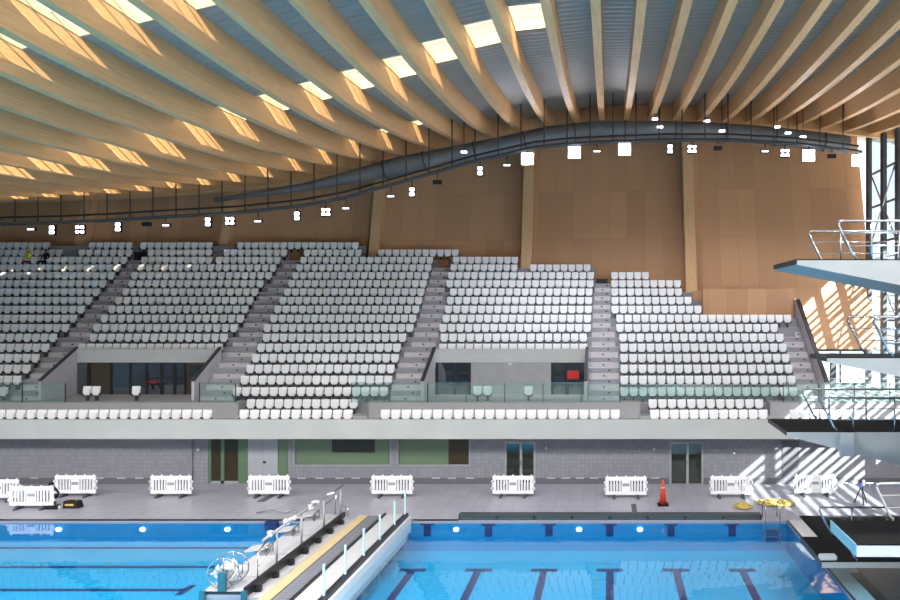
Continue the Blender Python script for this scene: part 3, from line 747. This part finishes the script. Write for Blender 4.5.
struct(MB().box(-80, 140, -120, 200, -3.2, -3.0).build('ground', 'ground'))

# ================================================================== DUCT, CATWALK RAIL, LAMPS
DC = 44.0
duct = [(215, 199), (250, 194), (305, 186), (370, 172), (400, 165), (450, 155), (500, 145), (550, 134), (600, 129), (650, 129), (700, 130), (750, 133), (800, 138), (848, 144)]
pts = [(wx(px, 47), 47, wz(py+1, 47)) for px, py in duct]
t = thing('ventilation_duct', 'fat grey round ventilation duct curving beneath the far roof edge', 'duct', (0, 0, 0))
MB().tube(pts, [.16, .16, .25, .5]+[.56]*10, 14).build('duct_tube', 'duct', t)
for i in range(4, 14):
    a = Vector(pts[i-1]).lerp(Vector(pts[i]), .5); d_ = (Vector(pts[i])-Vector(pts[i-1])).normalized()*.04
    MB().tube([a-d_, a+d_], .6, 14).build('duct_collar', 'darkgrey', t)
rail = [(-40, 226), (0, 224), (60, 222.5), (100, 220.7), (167, 216.7), (233, 213), (300, 206), (343, 198), (405, 181), (467, 163), (533, 148), (570, 144), (600, 142.5), (665, 140), (733, 140), (800, 144), (862, 152)]
R3 = [(wx(px, DC), DC, wz(py, DC)) for px, py in rail]
t = thing('lighting_rail', 'thin dark curved lighting rail hung in front of the timber wall', 'rail', (0, 0, 0))
MB().tube(R3, .1, 8).build('rail_tube', 'darkgrey', t)
MB().tube([(x, y+.5, z+.45) for x, y, z in R3], .06, 6).build('rail_tube', 'black', t)
for px in list(range(15, 860, 23)):
    z0 = wz(interp(rail, px), DC); x = wx(px, DC)
    MB().tube([(x, DC, z0), (x, DC, zb(x, DC)+BH)], .035, 6).build('hanger', 'black', t)
lamps = [(31, 229, 'd'), (52, 230, 'p'), (80, 229.5, 'q'), (118, 227, 'p'), (146, 224, 'x'), (166, 225, 'd'), (208, 222, 'p'), (230, 221, 'q'), (258, 221, 'd'), (297, 216, 'p'), (326, 212, 'q'), (346, 208, 'd'),
         (391, 196, 'd'), (412, 192, 'p'), (437, 182, 'x'), (480, 171, 'p'), (507, 165, 'd'), (527.5, 159, 'B'), (574.5, 152.5, 'B'), (597, 151, 'd'), (624.5, 149.5, 'B'), (670, 149, 'p'), (692, 149, 'q'), (718, 148, 'x'),
         (765, 151, 'd'), (785, 153, 'q'), (808.5, 155.5, 'B'), (832, 156, 'x'), (858, 160.5, 'B')]
KN = {'d': 'dim single-panel', 'p': 'bright two-panel', 'q': 'bright four-panel', 'x': 'unlit', 'B': 'glaring square'}
kc = {}
for (px, py, kd) in lamps:
    kc[kd] = kc.get(kd, 0)+1
    x = wx(px, DC); z = wz(py, DC); zr = wz(interp(rail, px), DC)-.1
    t = thing('floodlight', '%s floodlight hanging from the curved lighting rail, %s such from the left' % (KN[kd], ordn(kc[kd])), 'floodlight', (x, DC, zr), 'floodlights')
    dz = z-zr
    MB().tube([(0, 0, 0), (0, 0, dz+.2)], .03, 6).build('bracket', 'black', t)
    hw = {'d': .24, 'p': .17, 'q': .26, 'x': .25, 'B': .36}[kd]; hh = {'d': .1, 'p': .3, 'q': .28, 'x': .12, 'B': .34}[kd]
    MB().box(-hw, hw, -.02, .16, dz-hh, dz+hh, .02).build('housing', 'black', t)
    if kd == 'd': MB().box(-hw+.05, hw-.05, -.04, -.021, dz-.07, dz+.03).build('lens', 'lampsoft', t)
    if kd == 'p':
        for zz_ in (-.14, .14): MB().box(-hw+.04, hw-.04, -.04, -.021, dz+zz_-.08, dz+zz_+.08).build('lens', 'lampglow', t)
    if kd == 'q':
        for xx_ in (-.14, .14):
            for zz_ in (-.13, .13): MB().box(xx_-.09, xx_+.09, -.04, -.021, dz+zz_-.07, dz+zz_+.07).build('lens', 'lampglow', t)
    if kd == 'B':
        MB().box(-hw+.02, hw-.02, -.04, -.021, dz-hh+.02, dz+hh-.02).build('lens', mat('lamp_glow_strong', (255, 255, 255), .5, emit=(245, 240, 255), estr=30) if 'lg' not in M else M['lg'], t); M['lg'] = MATS['lamp_glow_strong']
        ld = bpy.data.lights.new('lamp', 'SPOT'); ld.energy = 2500; ld.spot_size = 1.9; ld.spot_blend = .8; ld.shadow_soft_size = .3; ld.color = (.95, .95, 1)
        lo = bpy.data.objects.new('lamp_light', ld); COL.objects.link(lo); lo.parent = t; lo.location = (0, -.12, dz); lo.rotation_euler = (math.radians(38), 0, 0)
for i, (px, py) in enumerate([(464, 152), (655, 119), (660, 127), (707, 121), (722, 131), (777, 127), (788, 133), (803, 137)]):
    D = 45.8; x, z = wx(px, D), wz(py, D)
    t = thing('downlight', 'small white downlight beside the ventilation duct, %s from the left' % ordn(i+1), 'lamp', (x, D, z), 'small lamps by the duct')
    MB().box(-.18, .18, -.1, .1, -.06, .06, .015).build('lens', 'lampsoft', t)
    MB().tube([(0, 0, .06), (0, 0, zb(x, D)-z+BH)], .025, 6).build('hanger', 'black', t)

fill_i = 0
for y in (5, 12, 18.5):  # lamps added above the frame to brighten pool, deck and lower seats
    for x in (-36, -26, -16, -6, 4, 13):
        fill_i += 1; zt = zb(x, y); z = zt-1.0
        t = thing('fill_lamp', 'added unseen fill lamp hung under the roof above the pool, %s in the grid' % ordn(fill_i), 'lamp', (x, y, z), 'added fill lamps')
        MB().lathe([(.1, .35), (.14, .3), (.3, .08), (.34, 0.02)], 16).build('shade', 'darkgrey', t)
        MB().lathe([(.28, -.01), (.28, .015)], 16).build('lens', 'lampsoft', t)
        MB().tube([(0, 0, .35), (0, 0, 1.0+BH)], .03, 6).build('hanger', 'black', t)
        ld = bpy.data.lights.new('fill_spot', 'SPOT'); ld.energy = FILL_POWER*(.7 if y < 18 else 1); ld.spot_size = 1.95; ld.spot_blend = .6; ld.shadow_soft_size = .5; ld.color = (1, .98, .96)
        lo = bpy.data.objects.new('fill_light', ld); COL.objects.link(lo); lo.parent = t; lo.location = (0, 0, -.1); lo.rotation_euler = (math.radians(8 if y < 6 else 15 if y < 14 else 25), 0, 0)
# ================================================================== DIVING PLATFORMS
def platform(name, label, z, yn, yf, x0, x1, th0, th1, topm='black', sidem='platform', zend=None, railx=None, slant=.42, posts=(), rtop=1.0, rmat='steel', face='black'):
    t = thing(name, label, 'diving platform', (x0, yn, z))
    L = x1-x0; Wd = yf-yn
    b = MB(); b.poly([(0, 0, -.03), (L, 0, -.03), (L, 0, -th1), (0.0, 0, -th0)], (0, Wd, 0)); b.build('slab', sidem, t)
    MB().box(0, L, 0, Wd, -.028, 0).build('top_mat', topm, t)
    MB().box(-.03, -.002, 0, Wd, -th0+.02, 0).build('tip_edge', face, t)
    for nm, y in (('near', .03), ('far', Wd-.03)):
        rx = railx[0] if nm == 'near' else railx[1]
        rx -= x0
        b = MB(); c = .1
        P_ = [(L-.1, y, rtop), (rx+c, y, rtop), (rx+.02, y, rtop-.03), (rx, y, rtop-c), (rx+slant-.03, y, .12), (rx+slant+.05, y, .05)]
        b.tube(P_, .035, 8)
        for zz_ in (.35, .68):
            xx_ = rx+slant*(rtop-c-zz_)/(rtop-c)
            b.tube([(xx_, y, zz_), (L-.1, y, zz_)], .016, 6)
        b.build('guard_rail', rmat, t)
        for p in posts:
            q = p-x0
            if q > rx+slant: MB().tube([(q, y, 0), (q, y, rtop)], .028, 8).build('rail_post', rmat, t)
        q = rx+slant+.05
        MB().tube([(q, y, 0), (q, y, .08)], .03, 8).build('rail_post', rmat, t)
    return t
platform('diving_platform', 'highest and largest concrete diving platform, black tip, above all the others', 10, 19.8, 22.5, 4.9, 10.5, .15, .1+1.15, railx=(5.97, 5.9), posts=(6.85, 8.6, 10.2), topm='blackmat')
platform('diving_platform', 'second highest diving platform, narrow, with a black top and thin slab', 7.5, 19.0, 20.5, 5.45, 10.5, .13, .13+1.0, railx=(6.62, 6.42), posts=(8.3, 10.2), topm='blackmat')
platform('diving_platform', 'wide blue-grey diving platform level with the pale tribune fascia', 5, 23.0, 25.6, 5.38, 10.5, .14, .14+1.35, railx=(6.42, 6.5), posts=(7.4, 8.65, 10.2), topm='blackmat')
platform('diving_platform', 'low diving platform with a white edge, nearest the bottom right corner', 3, 18.4, 20.5, 6.0, 10.5, .30, .32, railx=(7.2, 7.2), posts=(8.2, 10.2), topm='blackmat', sidem='whitesteel', rmat='whitesteel', face='tealtile', slant=.4)
platform('diving_platform', 'lowest black-topped platform close to the water, grey front edge', 1, 23.2, 25.7, 6.5, 10.5, .2, .22, railx=(7.1, 7.1), posts=(8.2, 9.4), topm='blackmat', face='darkgrey')
o = MB().box(-.26, .26, -.16, .1, 0, .16, .03).build('board_fulcrum', 'concrete_light', None, (6.72, 23.38, 1.0)); tag(o, 'pale grey block on the tip of the lowest diving platform', 'block')
# concrete tower carrying them (right of the frame)
o = MB().box(10.52, 12.2, 18.2, 26.2, .02, 10.0).build('diving_tower', 'platform'); tag(o, 'concrete tower carrying the diving platforms', 'tower')
for i, (x, y, z) in enumerate([(8.9, 24.4, 1)]):
    pass
o = MB().box(6.95, 7.35, 22.75, 22.985, 4.28, 4.97, .02).build('sensor_box', 'concrete'); tag(o, 'grey box fixed to the near side of the wide blue-grey platform', 'box')

# pool ladder
t = thing('pool_ladder', 'stainless pool ladder at the far right corner of the pool', 'ladder', (6.7, 31.2, 0))
for s_ in (-.3, .3):
    MB().tube([(s_, .5, .04), (s_, .5, .5), (s_, .42, .68), (s_, .2, .75), (s_, 0, .68), (s_, -.1, .5), (s_, -.12, -.9)], .03, 8).build('rail', 'steel', t)
for zz_ in (-.3, -.6): MB().box(-.27, .27, -.2, -.05, zz_-.02, zz_+.02).build('step', 'steel', t)

# ================================================================== MOVABLE BULKHEAD
t = thing('pool_bulkhead', 'long white movable bulkhead crossing the pool with black edges and a tan strip', 'bulkhead', (0, 22.2, 0))
BY = 31.1-22.2; Bn = 0.45
ZB = .3
MB().box(BX0+.05, -8.2, .5, BY, -1.2 if 0 else -.7, .08).build('hull', 'white', t)
MB().box(-12.1, -10.9, Bn, BY, .09, ZB).build('left_platform', 'white', t)
MB().box(-10.2, -9.83, -12, BY, .24, .27).build('tan_strip', 'tan', t)
MB().box(-9.82, -9.2, -12, BY, .2, .24).build('grating', 'grate', t)
MB().box(-9.1, -8.38, -12, BY, .09, ZB).build('right_platform', 'white', t)
MB().box(-8.2, -8.1, -12, BY, -.4, .22).build('side_skirt', 'whitesteel', t)
MB().box(-8.37, -8.21, -12, BY, .2, .36).build('edge_beam', 'black', t)
MB().box(-9.19, -9.11, -12, BY, .2, .36).build('edge_beam', 'black', t)
MB().box(-10.89, -10.78, Bn, BY, .2, .40).build('edge_beam', 'black', t)
for i in range(7): MB().box(-10.77, -10.6, .9+i*1.2, 1.05+i*1.2, .1, .26).build('foot', 'black', t)
MB().box(-12.1, -10.9, Bn-.03, Bn-.005, .2, .28).build('end_band', 'black', t)
MB().box(-12.16, -12.0, Bn-.12, Bn-.03, -.4, .32).build('corner_post', 'teal', t); MB().box(-10.92, -10.76, Bn-.12, Bn-.03, -.4, .32).build('corner_post', 'teal', t)
for i in range(4): MB().box(-12.0, -10.95, 1.6+i*2.2, 1.66+i*2.2, ZB, ZB+.008).build('joint_line', 'greyframe', t)
# supports under the open-ended parts so nothing floats
MB().box(-9.9, -8.25, -12, .5, -.7, .08).build('hull', 'white', t)
MB().box(-10.25, -9.85, -12, .5, -.7, .2).build('hull', 'white', t)
# posts of the right platform
i = 0
for y in (22.1, 23.9, 25.7, 27.5, 29.4, 30.9):
    i += 1
    o = MB().box(-.03, .03, -.03, .03, 0, .92).build('balustrade_post', mat('pale_glass_post', (170, 205, 208), .2) if i == 1 else M['pgp'], None, (-8.29, y, .361))
    if i == 1: M['pgp'] = MATS['pale_glass_post']
    tag(o, 'pale upright post on the right edge of the bulkhead, %s from the near end' % ordn(i), 'post', 'posts on the bulkhead')
# hand rail of the left platform
t = thing('hand_rail', 'grey handrail on tall posts along the left white platform of the bulkhead', 'railing', (-10.84, 22.9, .4))
for y in (1.9, 3.9, 6.0, 7.8): MB().tube([(0, y, 0), (0, y, 1.1)], .04, 8).build('post', 'greyframe', t)
MB().tube([(0, .9, 1.05), (0, 3.9, 1.12), (0, 8.1, 1.12)], .045, 8).build('top_rail', 'greyframe', t)
MB().tube([(0, .55, 0), (0, .55, .75), (0, 1.3, 1.02)], .03, 8).build('brace', 'steel', t)
MB().tube([(0, .6, .35), (0, 1.9, .85)], .025, 8).build('brace', 'steel', t)
for i, (y, r_) in enumerate([(1.6, .09), (2.6, .08), (3.3, .1), (4.6, .08), (5.2, .09), (6.6, .08)]):
    q = MB()
    for s_ in range(4): q.ico((random.uniform(-.08, .08), random.uniform(-.22, .22), random.uniform(-.08, .08)), r_, (.9, 1.4, .7), 2)
    o = q.build('rolled_towel', 'whitesteel', None, (-10.84, 22.9+y, 1.52)); tag(o, 'white bundle tied on the handrail of the bulkhead, %s from the near end' % ordn(i+1), 'bundle', 'white bundles on the handrail')
# starting blocks on the left edge
for i, y in enumerate((23.9, 26.1, 28.3, 30.3)):
    t = thing('starting_block', 'white starting block on the left edge of the bulkhead, %s from the near end' % ordn(i+1), 'starting block', (-12.15, y, ZB), 'starting blocks')
    MB().poly([(-.25, -.3, .12), (.45, -.3, .22), (.45, -.3, .28), (-.25, -.3, .18)], (0, .6, 0)).build('top_plate', 'white', t)
    MB().box(.1, .4, -.2, .2, 0.001, .15, 0).build('pedestal', 'greyframe', t)
    MB().box(-.28, -.251, -.3, .3, .1, .18).build('front_edge', 'navy', t)
    MB().tube([(.5, -.25, .0), (.5, -.25, .32), (.5, .25, .32), (.5, .25, 0)], .02, 6).build('grab_bar', 'steel', t)
# reel with spoked wheels
t = thing('lane_rope_reel', 'white tangled reel with spoked steel wheels at the near end of the bulkhead', 'reel', (-11.75, 23.0, ZB))
for s_, yy in ((-1, -.25), (1, .35)):
    ring = [(.48*math.cos(a)*1.0+.2, yy, .48+.46*math.sin(a)) for a in [2*PI*k_/24 for k_ in range(24)]]
    w_ = MB().tube(ring, .022, 6, True).build('wheel', 'steel', t)
    q = MB()
    for k_ in range(5):
        a = 2*PI*k_/5+.3; q.tube([(.2, yy, .48), (.2+.46*math.cos(a), yy, .48+.44*math.sin(a))], .014, 6)
    q.build('spokes', 'steel', w_)
MB().tube([(.2, -.3, .48), (.2, .4, .48)], .05, 8).build('axle', 'steel', t)
MB().box(.12, .34, -.42, -.3, 0.001, .55).build('stand', 'teal', t)
q = MB()
for k_ in range(16):
    a = random.uniform(0, 6.28); r_ = random.uniform(.1, .3)
    q.tube([(.2+r_*math.cos(a+s_*.5), -.2+s_*.09, .48+r_*math.sin(a+s_*.5)) for s_ in range(6)], .04, 6)
q.build('wound_rope', 'whitesteel', t)
# dark block at the far right corner of the left pool
o = MB().box(-.25, .25, -.2, -.03, -.3, 0.02).build('pool_skimmer', 'navy', None, (wx(271, 31), 31.18, 0)); tag(o, 'dark navy block on the far pool wall beside the bulkhead', 'block')
# bent pipes at the head of the bulkhead
t = thing('pipe_frame', 'bent steel frame standing at the far end of the bulkhead', 'frame', (wx(333, 31.6), 31.9, 0))
MB().tube([(-.5, 0, 0), (-.45, 0, .5), (-.1, 0, .75), (.2, 0, .5), (.5, 0, .35)], .03, 6).build('tube', 'steel', t)
MB().tube([(-.1, .2, 0), (-.05, .2, .9)], .03, 6).build('tube', 'steel', t); MB().tube([(.5, 0, .35), (.5, 0, 0)], .03, 6).build('tube', 'steel', t)
t = thing('pipe_frame', 'low bent steel tubes lying on the deck left of the bulkhead head', 'frame', (wx(275, 32.5), 32.3, 0))
MB().tube([(-.7, 0, .03), (-.2, .1, .12), (.2, .1, .12), (.45, 0, .03), (.8, .2, .1), (.95, .1, .03)], .03, 6).build('tube', 'steel', t)

# ================================================================== WHITE BARRIERS
def make_barrier():
    t = thing('plastic_barrier', 'x', 'barrier', (0, 0, 0), 'white plastic barriers')
    b = MB(); W = .95
    b.box(-W, W, -.035, .035, .80, .98, .02)
    b.box(-W, W, -.035, .035, .14, .30, .02)
    b.box(-W, -W+.12, -.03, .03, .30, .80); b.box(W-.12, W, -.03, .03, .30, .80)
    b.box(-.2, .2, -.03, .03, .3, .8)
    for s_ in (-1, 1):
        for q in range(5):
            x = s_*(.28+q*.135); b.box(x-.03, x+.03, -.025, .025, .30, .80)
        b.box(s_*W-.06, s_*W+.06, -.03, .03, .35, .45); b.box(s_*W-.06, s_*W+.06, -.03, .03, .66, .76)
    for q in range(5): b.box(-W+.1+q*.425-.03, -W+.1+q*.425+.03, -.03, .03, .975, 1.03)
    b.build('barrier_panel', 'barrier', t)
    MB().box(-.16, .16, -.04, -.031, .55, .68).build('name_plate', 'greyframe', t)
    for x in (-.55, .55):
        MB().poly([(x-.06, -.3, 0), (x-.06, .3, 0), (x-.06, .08, .16), (x-.06, -.08, .16)], (.12, 0, 0)).build('foot', mat('barrier_foot', (62, 62, 66), .7) if 'bf' not in M else M['bf'], t)
        M['bf'] = MATS['barrier_foot']
    return reg(t)
bar = make_barrier()
B = [(-2, 506), (31.5, 514), (75.5, 501.5), (171, 502), (269, 502), (392, 502), (513, 502), (626, 503), (731, 502.5), (815, 501)]
BL = ['white slotted plastic barrier cut off by the left picture edge', 'white slotted plastic barrier nearest the water, person in black behind it', 'white slotted plastic barrier beside the black toolbox, left part of the deck',
      'white slotted plastic barrier left of the dark drain strip', 'white slotted plastic barrier in front of the grey double door', 'white slotted plastic barrier below the green windows, behind the bulkhead',
      'white slotted plastic barrier before the left dark glass door', 'white slotted plastic barrier just left of the orange cone', 'white slotted plastic barrier right of the orange cone', 'white slotted plastic barrier in the sun before the dark door']
for i, (px, py) in enumerate(B):
    D = F*H/(py-5-VY); o = bar if i == 0 else copy_tree(bar, None)
    o.location = (wx(px, D), D, .001); o['label'] = BL[i]
    if i == 1: o.rotation_euler[2] = .02

# ================================================================== SMALL THINGS ON THE DECK
D = 33.7
t = thing('traffic_cone', 'tall slim orange and white warning cone on a black base on the deck', 'cone', (wx(663, D), D, 0))
MB().box(-.24, .24, -.24, .24, 0, .07, .02).build('base', 'blackmat', t)
MB().lathe([(.17, .07), (.06, 1.0), (.03, 1.12)], 16).build('cone_body', 'orange', t)
MB().lathe([(.135, .35), (.108, .55)], 16).build('reflective_band', 'whitesteel', t); MB().lathe([(.09, .76), (.07, .9)], 16).build('reflective_band', 'whitesteel', t)
D = 34.0
t = thing('survey_tripod', 'black tripod carrying a blue and white instrument right of the sunlit barrier', 'tripod', (wx(861.5, D), D, 0))
for a in (.5, 2.6, 4.7): MB().tube([(.32*math.cos(a), .32*math.sin(a), 0), (.04*math.cos(a), .04*math.sin(a), .7)], .03, 6).build('leg', 'black', t)
MB().box(-.07, .07, -.07, .07, .68, .92, .02).build('instrument', 'blue', t); MB().box(.04, .14, -.06, .06, .8, 1.05, .02).build('screen', 'whitesteel', t); MB().ico((-.03, 0, .98), .08).build('knob', 'black', t)
# black toolbox + yellow
D = 33.3
t = thing('tool_bag', 'black tool bag with yellow trim on the deck by the second barrier', 'bag', (wx(73, D), D, 0))
MB().poly([(-.32, -.18, 0), (.36, -.18, 0), (.26, -.18, .3), (-.3, -.18, .32)], (0, .36, 0)).build('bag_body', 'blackcloth', t)
MB().box(-.22, .16, -.2, -.182, .12, .2).build('trim_band', 'yellow', t); MB().tube([(-.2, 0, .3), (-.15, 0, .38), (.1, 0, .38), (.16, 0, .3)], .02, 6).build('handle', 'yellow', t)
# coiled yellow hose in the sun
def coil(name, label, px, py, w_, n):
    D = F*H/(py-VY); q = MB(); pts_ = []
    for i in range(n*14):
        a = i*2*PI/14; r_ = .55+.45*math.sin(i*.37); pts_.append((w_*r_*math.cos(a), .55*r_*math.sin(a), .035+.05*abs(math.sin(i*.61))))
    o = q.tube(pts_, .03, 6).build(name, 'yellow', None, (wx(px, D), D, 0.0)); tag(o, label, 'hose')
coil('coiled_hose', 'large loose coil of yellow hose on the sunlit deck by the pool ladder', 776, 504, .85, 9)
coil('coiled_hose', 'small coil of yellow hose left of the larger coil', 743, 507, .4, 5)
# slim rail by the back deck
t = thing('deck_railing', 'low thin steel railing on the back deck right of the sunlit barrier', 'railing', (wx(832, 34.6), 35.4, 0))
MB().tube([(-.2, 0, 0.0), (-.1, 0, .55), (0, 0, .6), (6, 0, .6)], .025, 6).build('top_rail', 'steel', t)
for q in (2.0, 4.0): MB().tube([(q, 0, 0), (q, 0, .6)], .02, 6).build('post', 'steel', t)

# ================================================================== PEOPLE
def person(name, label, loc, rz, joints, bones, radii, zones, hat=None):
    t = thing(name, label, 'person', loc, None, rz)
    me = bpy.data.meshes.new('body'); names = list(joints)
    me.from_pydata([joints[n] for n in names], [(names.index(a), names.index(c)) for a, c in bones], []); me.update()
    o = bpy.data.objects.new('body', me); COL.objects.link(o); o.parent = t
    md = o.modifiers.new('skin', 'SKIN'); sv = me.skin_vertices[0].data
    for i_, n in enumerate(names): sv[i_].radius = (radii[n], radii[n]); sv[i_].use_root = (n == 'pelvis')
    o.modifiers.new('sub', 'SUBSURF').levels = 1; o.modifiers['sub'].render_levels = 1
    bpy.context.view_layer.update(); dg = bpy.context.evaluated_depsgraph_get()
    nm = bpy.data.meshes.new_from_object(o.evaluated_get(dg)); o.modifiers.clear(); o.data = nm
    nm.materials.clear()
    for m_ in ('blackcloth', 'skin', 'hivis', 'redcloth'): nm.materials.append(M[m_])
    for p in nm.polygons: p.material_index = zones(p.center); p.use_smooth = True
    return t
def seated():
    J = dict(pelvis=(0, 0, .45), belly=(0, .0, .65), chest=(0, .0, .88), neck=(0, -.02, 1.06), head=(0, -.05, 1.18), crown=(0, -.05, 1.29))
    E = [('pelvis', 'belly'), ('belly', 'chest'), ('chest', 'neck'), ('neck', 'head'), ('head', 'crown')]
    Rr = dict(pelvis=.15, belly=.14, chest=.16, neck=.055, head=.095, crown=.07)
    for s_, n in ((-1, 'l'), (1, 'r')):
        J.update({n+'sh': (.19*s_, 0, .98), n+'el': (.26*s_, -.08, .72), n+'wr': (.16*s_, -.3, .62), n+'ha': (.13*s_, -.37, .6), n+'hip': (.1*s_, -.04, .45), n+'kn': (.14*s_, -.46, .48), n+'an': (.14*s_, -.44, .09), n+'to': (.15*s_, -.6, .04)})
        E += [('chest', n+'sh'), (n+'sh', n+'el'), (n+'el', n+'wr'), (n+'wr', n+'ha'), ('pelvis', n+'hip'), (n+'hip', n+'kn'), (n+'kn', n+'an'), (n+'an', n+'to')]
        Rr.update({n+'sh': .075, n+'el': .05, n+'wr': .035, n+'ha': .04, n+'hip': .1, n+'kn': .065, n+'an': .045, n+'to': .04})
    return J, E, Rr
J, E, Rr = seated()
def z1(c): return 1 if c.z > 1.05 or (abs(c.x) < .2 and c.y < -.31 and c.z > .56) else (2 if c.z > .58 else 3)
def z2(c): return 1 if (c.z > 1.07 and c.y < -.05) or (c.y < -.33 and .56 < c.z < .68) else 0
D = rowD(16)
p = person('person', 'seated person in a yellow top and red trousers in the top left rows', (wx(36, D), D+.1-.75, rowF(15)+.0), .15, J, E, Rr, z1)
MB().lathe([(.115, 0), (.11, .06), (.07, .11), (.02, .125)], 14, (0, -.05, 1.24)).build('helmet', 'hivis', p)
p = person('person', 'seated person in black near the top left column of the tribune', (wx(53, D), D+.1-.75+.0, rowF(15)+.0), -.1, J, E, Rr, z2)
MB().ico((0, -.03, 1.25), .1, (1, 1, .8)).build('hair', 'blackcloth', p)
# person squatting behind the nearest barrier
J2 = dict(pelvis=(0, 0, .30), belly=(0, -.08, .47), chest=(0, -.17, .66), neck=(0, -.24, .80), head=(0, -.3, .89), crown=(0, -.32, .99))
E2 = [('pelvis', 'belly'), ('belly', 'chest'), ('chest', 'neck'), ('neck', 'head'), ('head', 'crown')]
R2 = dict(pelvis=.15, belly=.14, chest=.16, neck=.055, head=.092, crown=.07)
for s_, n in ((-1, 'l'), (1, 'r')):
    J2.update({n+'sh': (.18*s_, -.18, .72), n+'el': (.26*s_, -.4, .5), n+'wr': (.14*s_, -.55, .34), n+'ha': (.1*s_, -.6, .28), n+'hip': (.1*s_, 0, .28), n+'kn': (.2*s_, -.4, .46), n+'an': (.16*s_, -.12, .08), n+'to': (.18*s_, -.32, .04)})
    E2 += [('chest', n+'sh'), (n+'sh', n+'el'), (n+'el', n+'wr'), (n+'wr', n+'ha'), ('pelvis', n+'hip'), (n+'hip', n+'kn'), (n+'kn', n+'an'), (n+'an', n+'to')]
    R2.update({n+'sh': .07, n+'el': .05, n+'wr': .035, n+'ha': .04, n+'hip': .1, n+'kn': .065, n+'an': .045, n+'to': .04})
def z3(c): return 1 if (c.z > .84 and c.y < -.3) or (c.y < -.5 and c.z < .33) else 0
D = 33.9
p = person('person', 'person in black squatting behind the barrier nearest the water', (wx(48, D), D+.0, 0), 1.0, J2, E2, R2, z3)
MB().ico((0, -.29, .94), .1, (1, 1, .85)).build('hair', 'blackcloth', p)
D = 33.2
t = thing('black_case', 'low black case with a white end beside the squatting person', 'case', (wx(56.5, D), D-.1, 0))
MB().box(-.3, .2, -.15, .15, 0, .16, .02).build('case_body', 'blackcloth', t); MB().box(.21, .3, -.1, .1, .01, .14, .01).build('case_end', 'whitesteel', t)
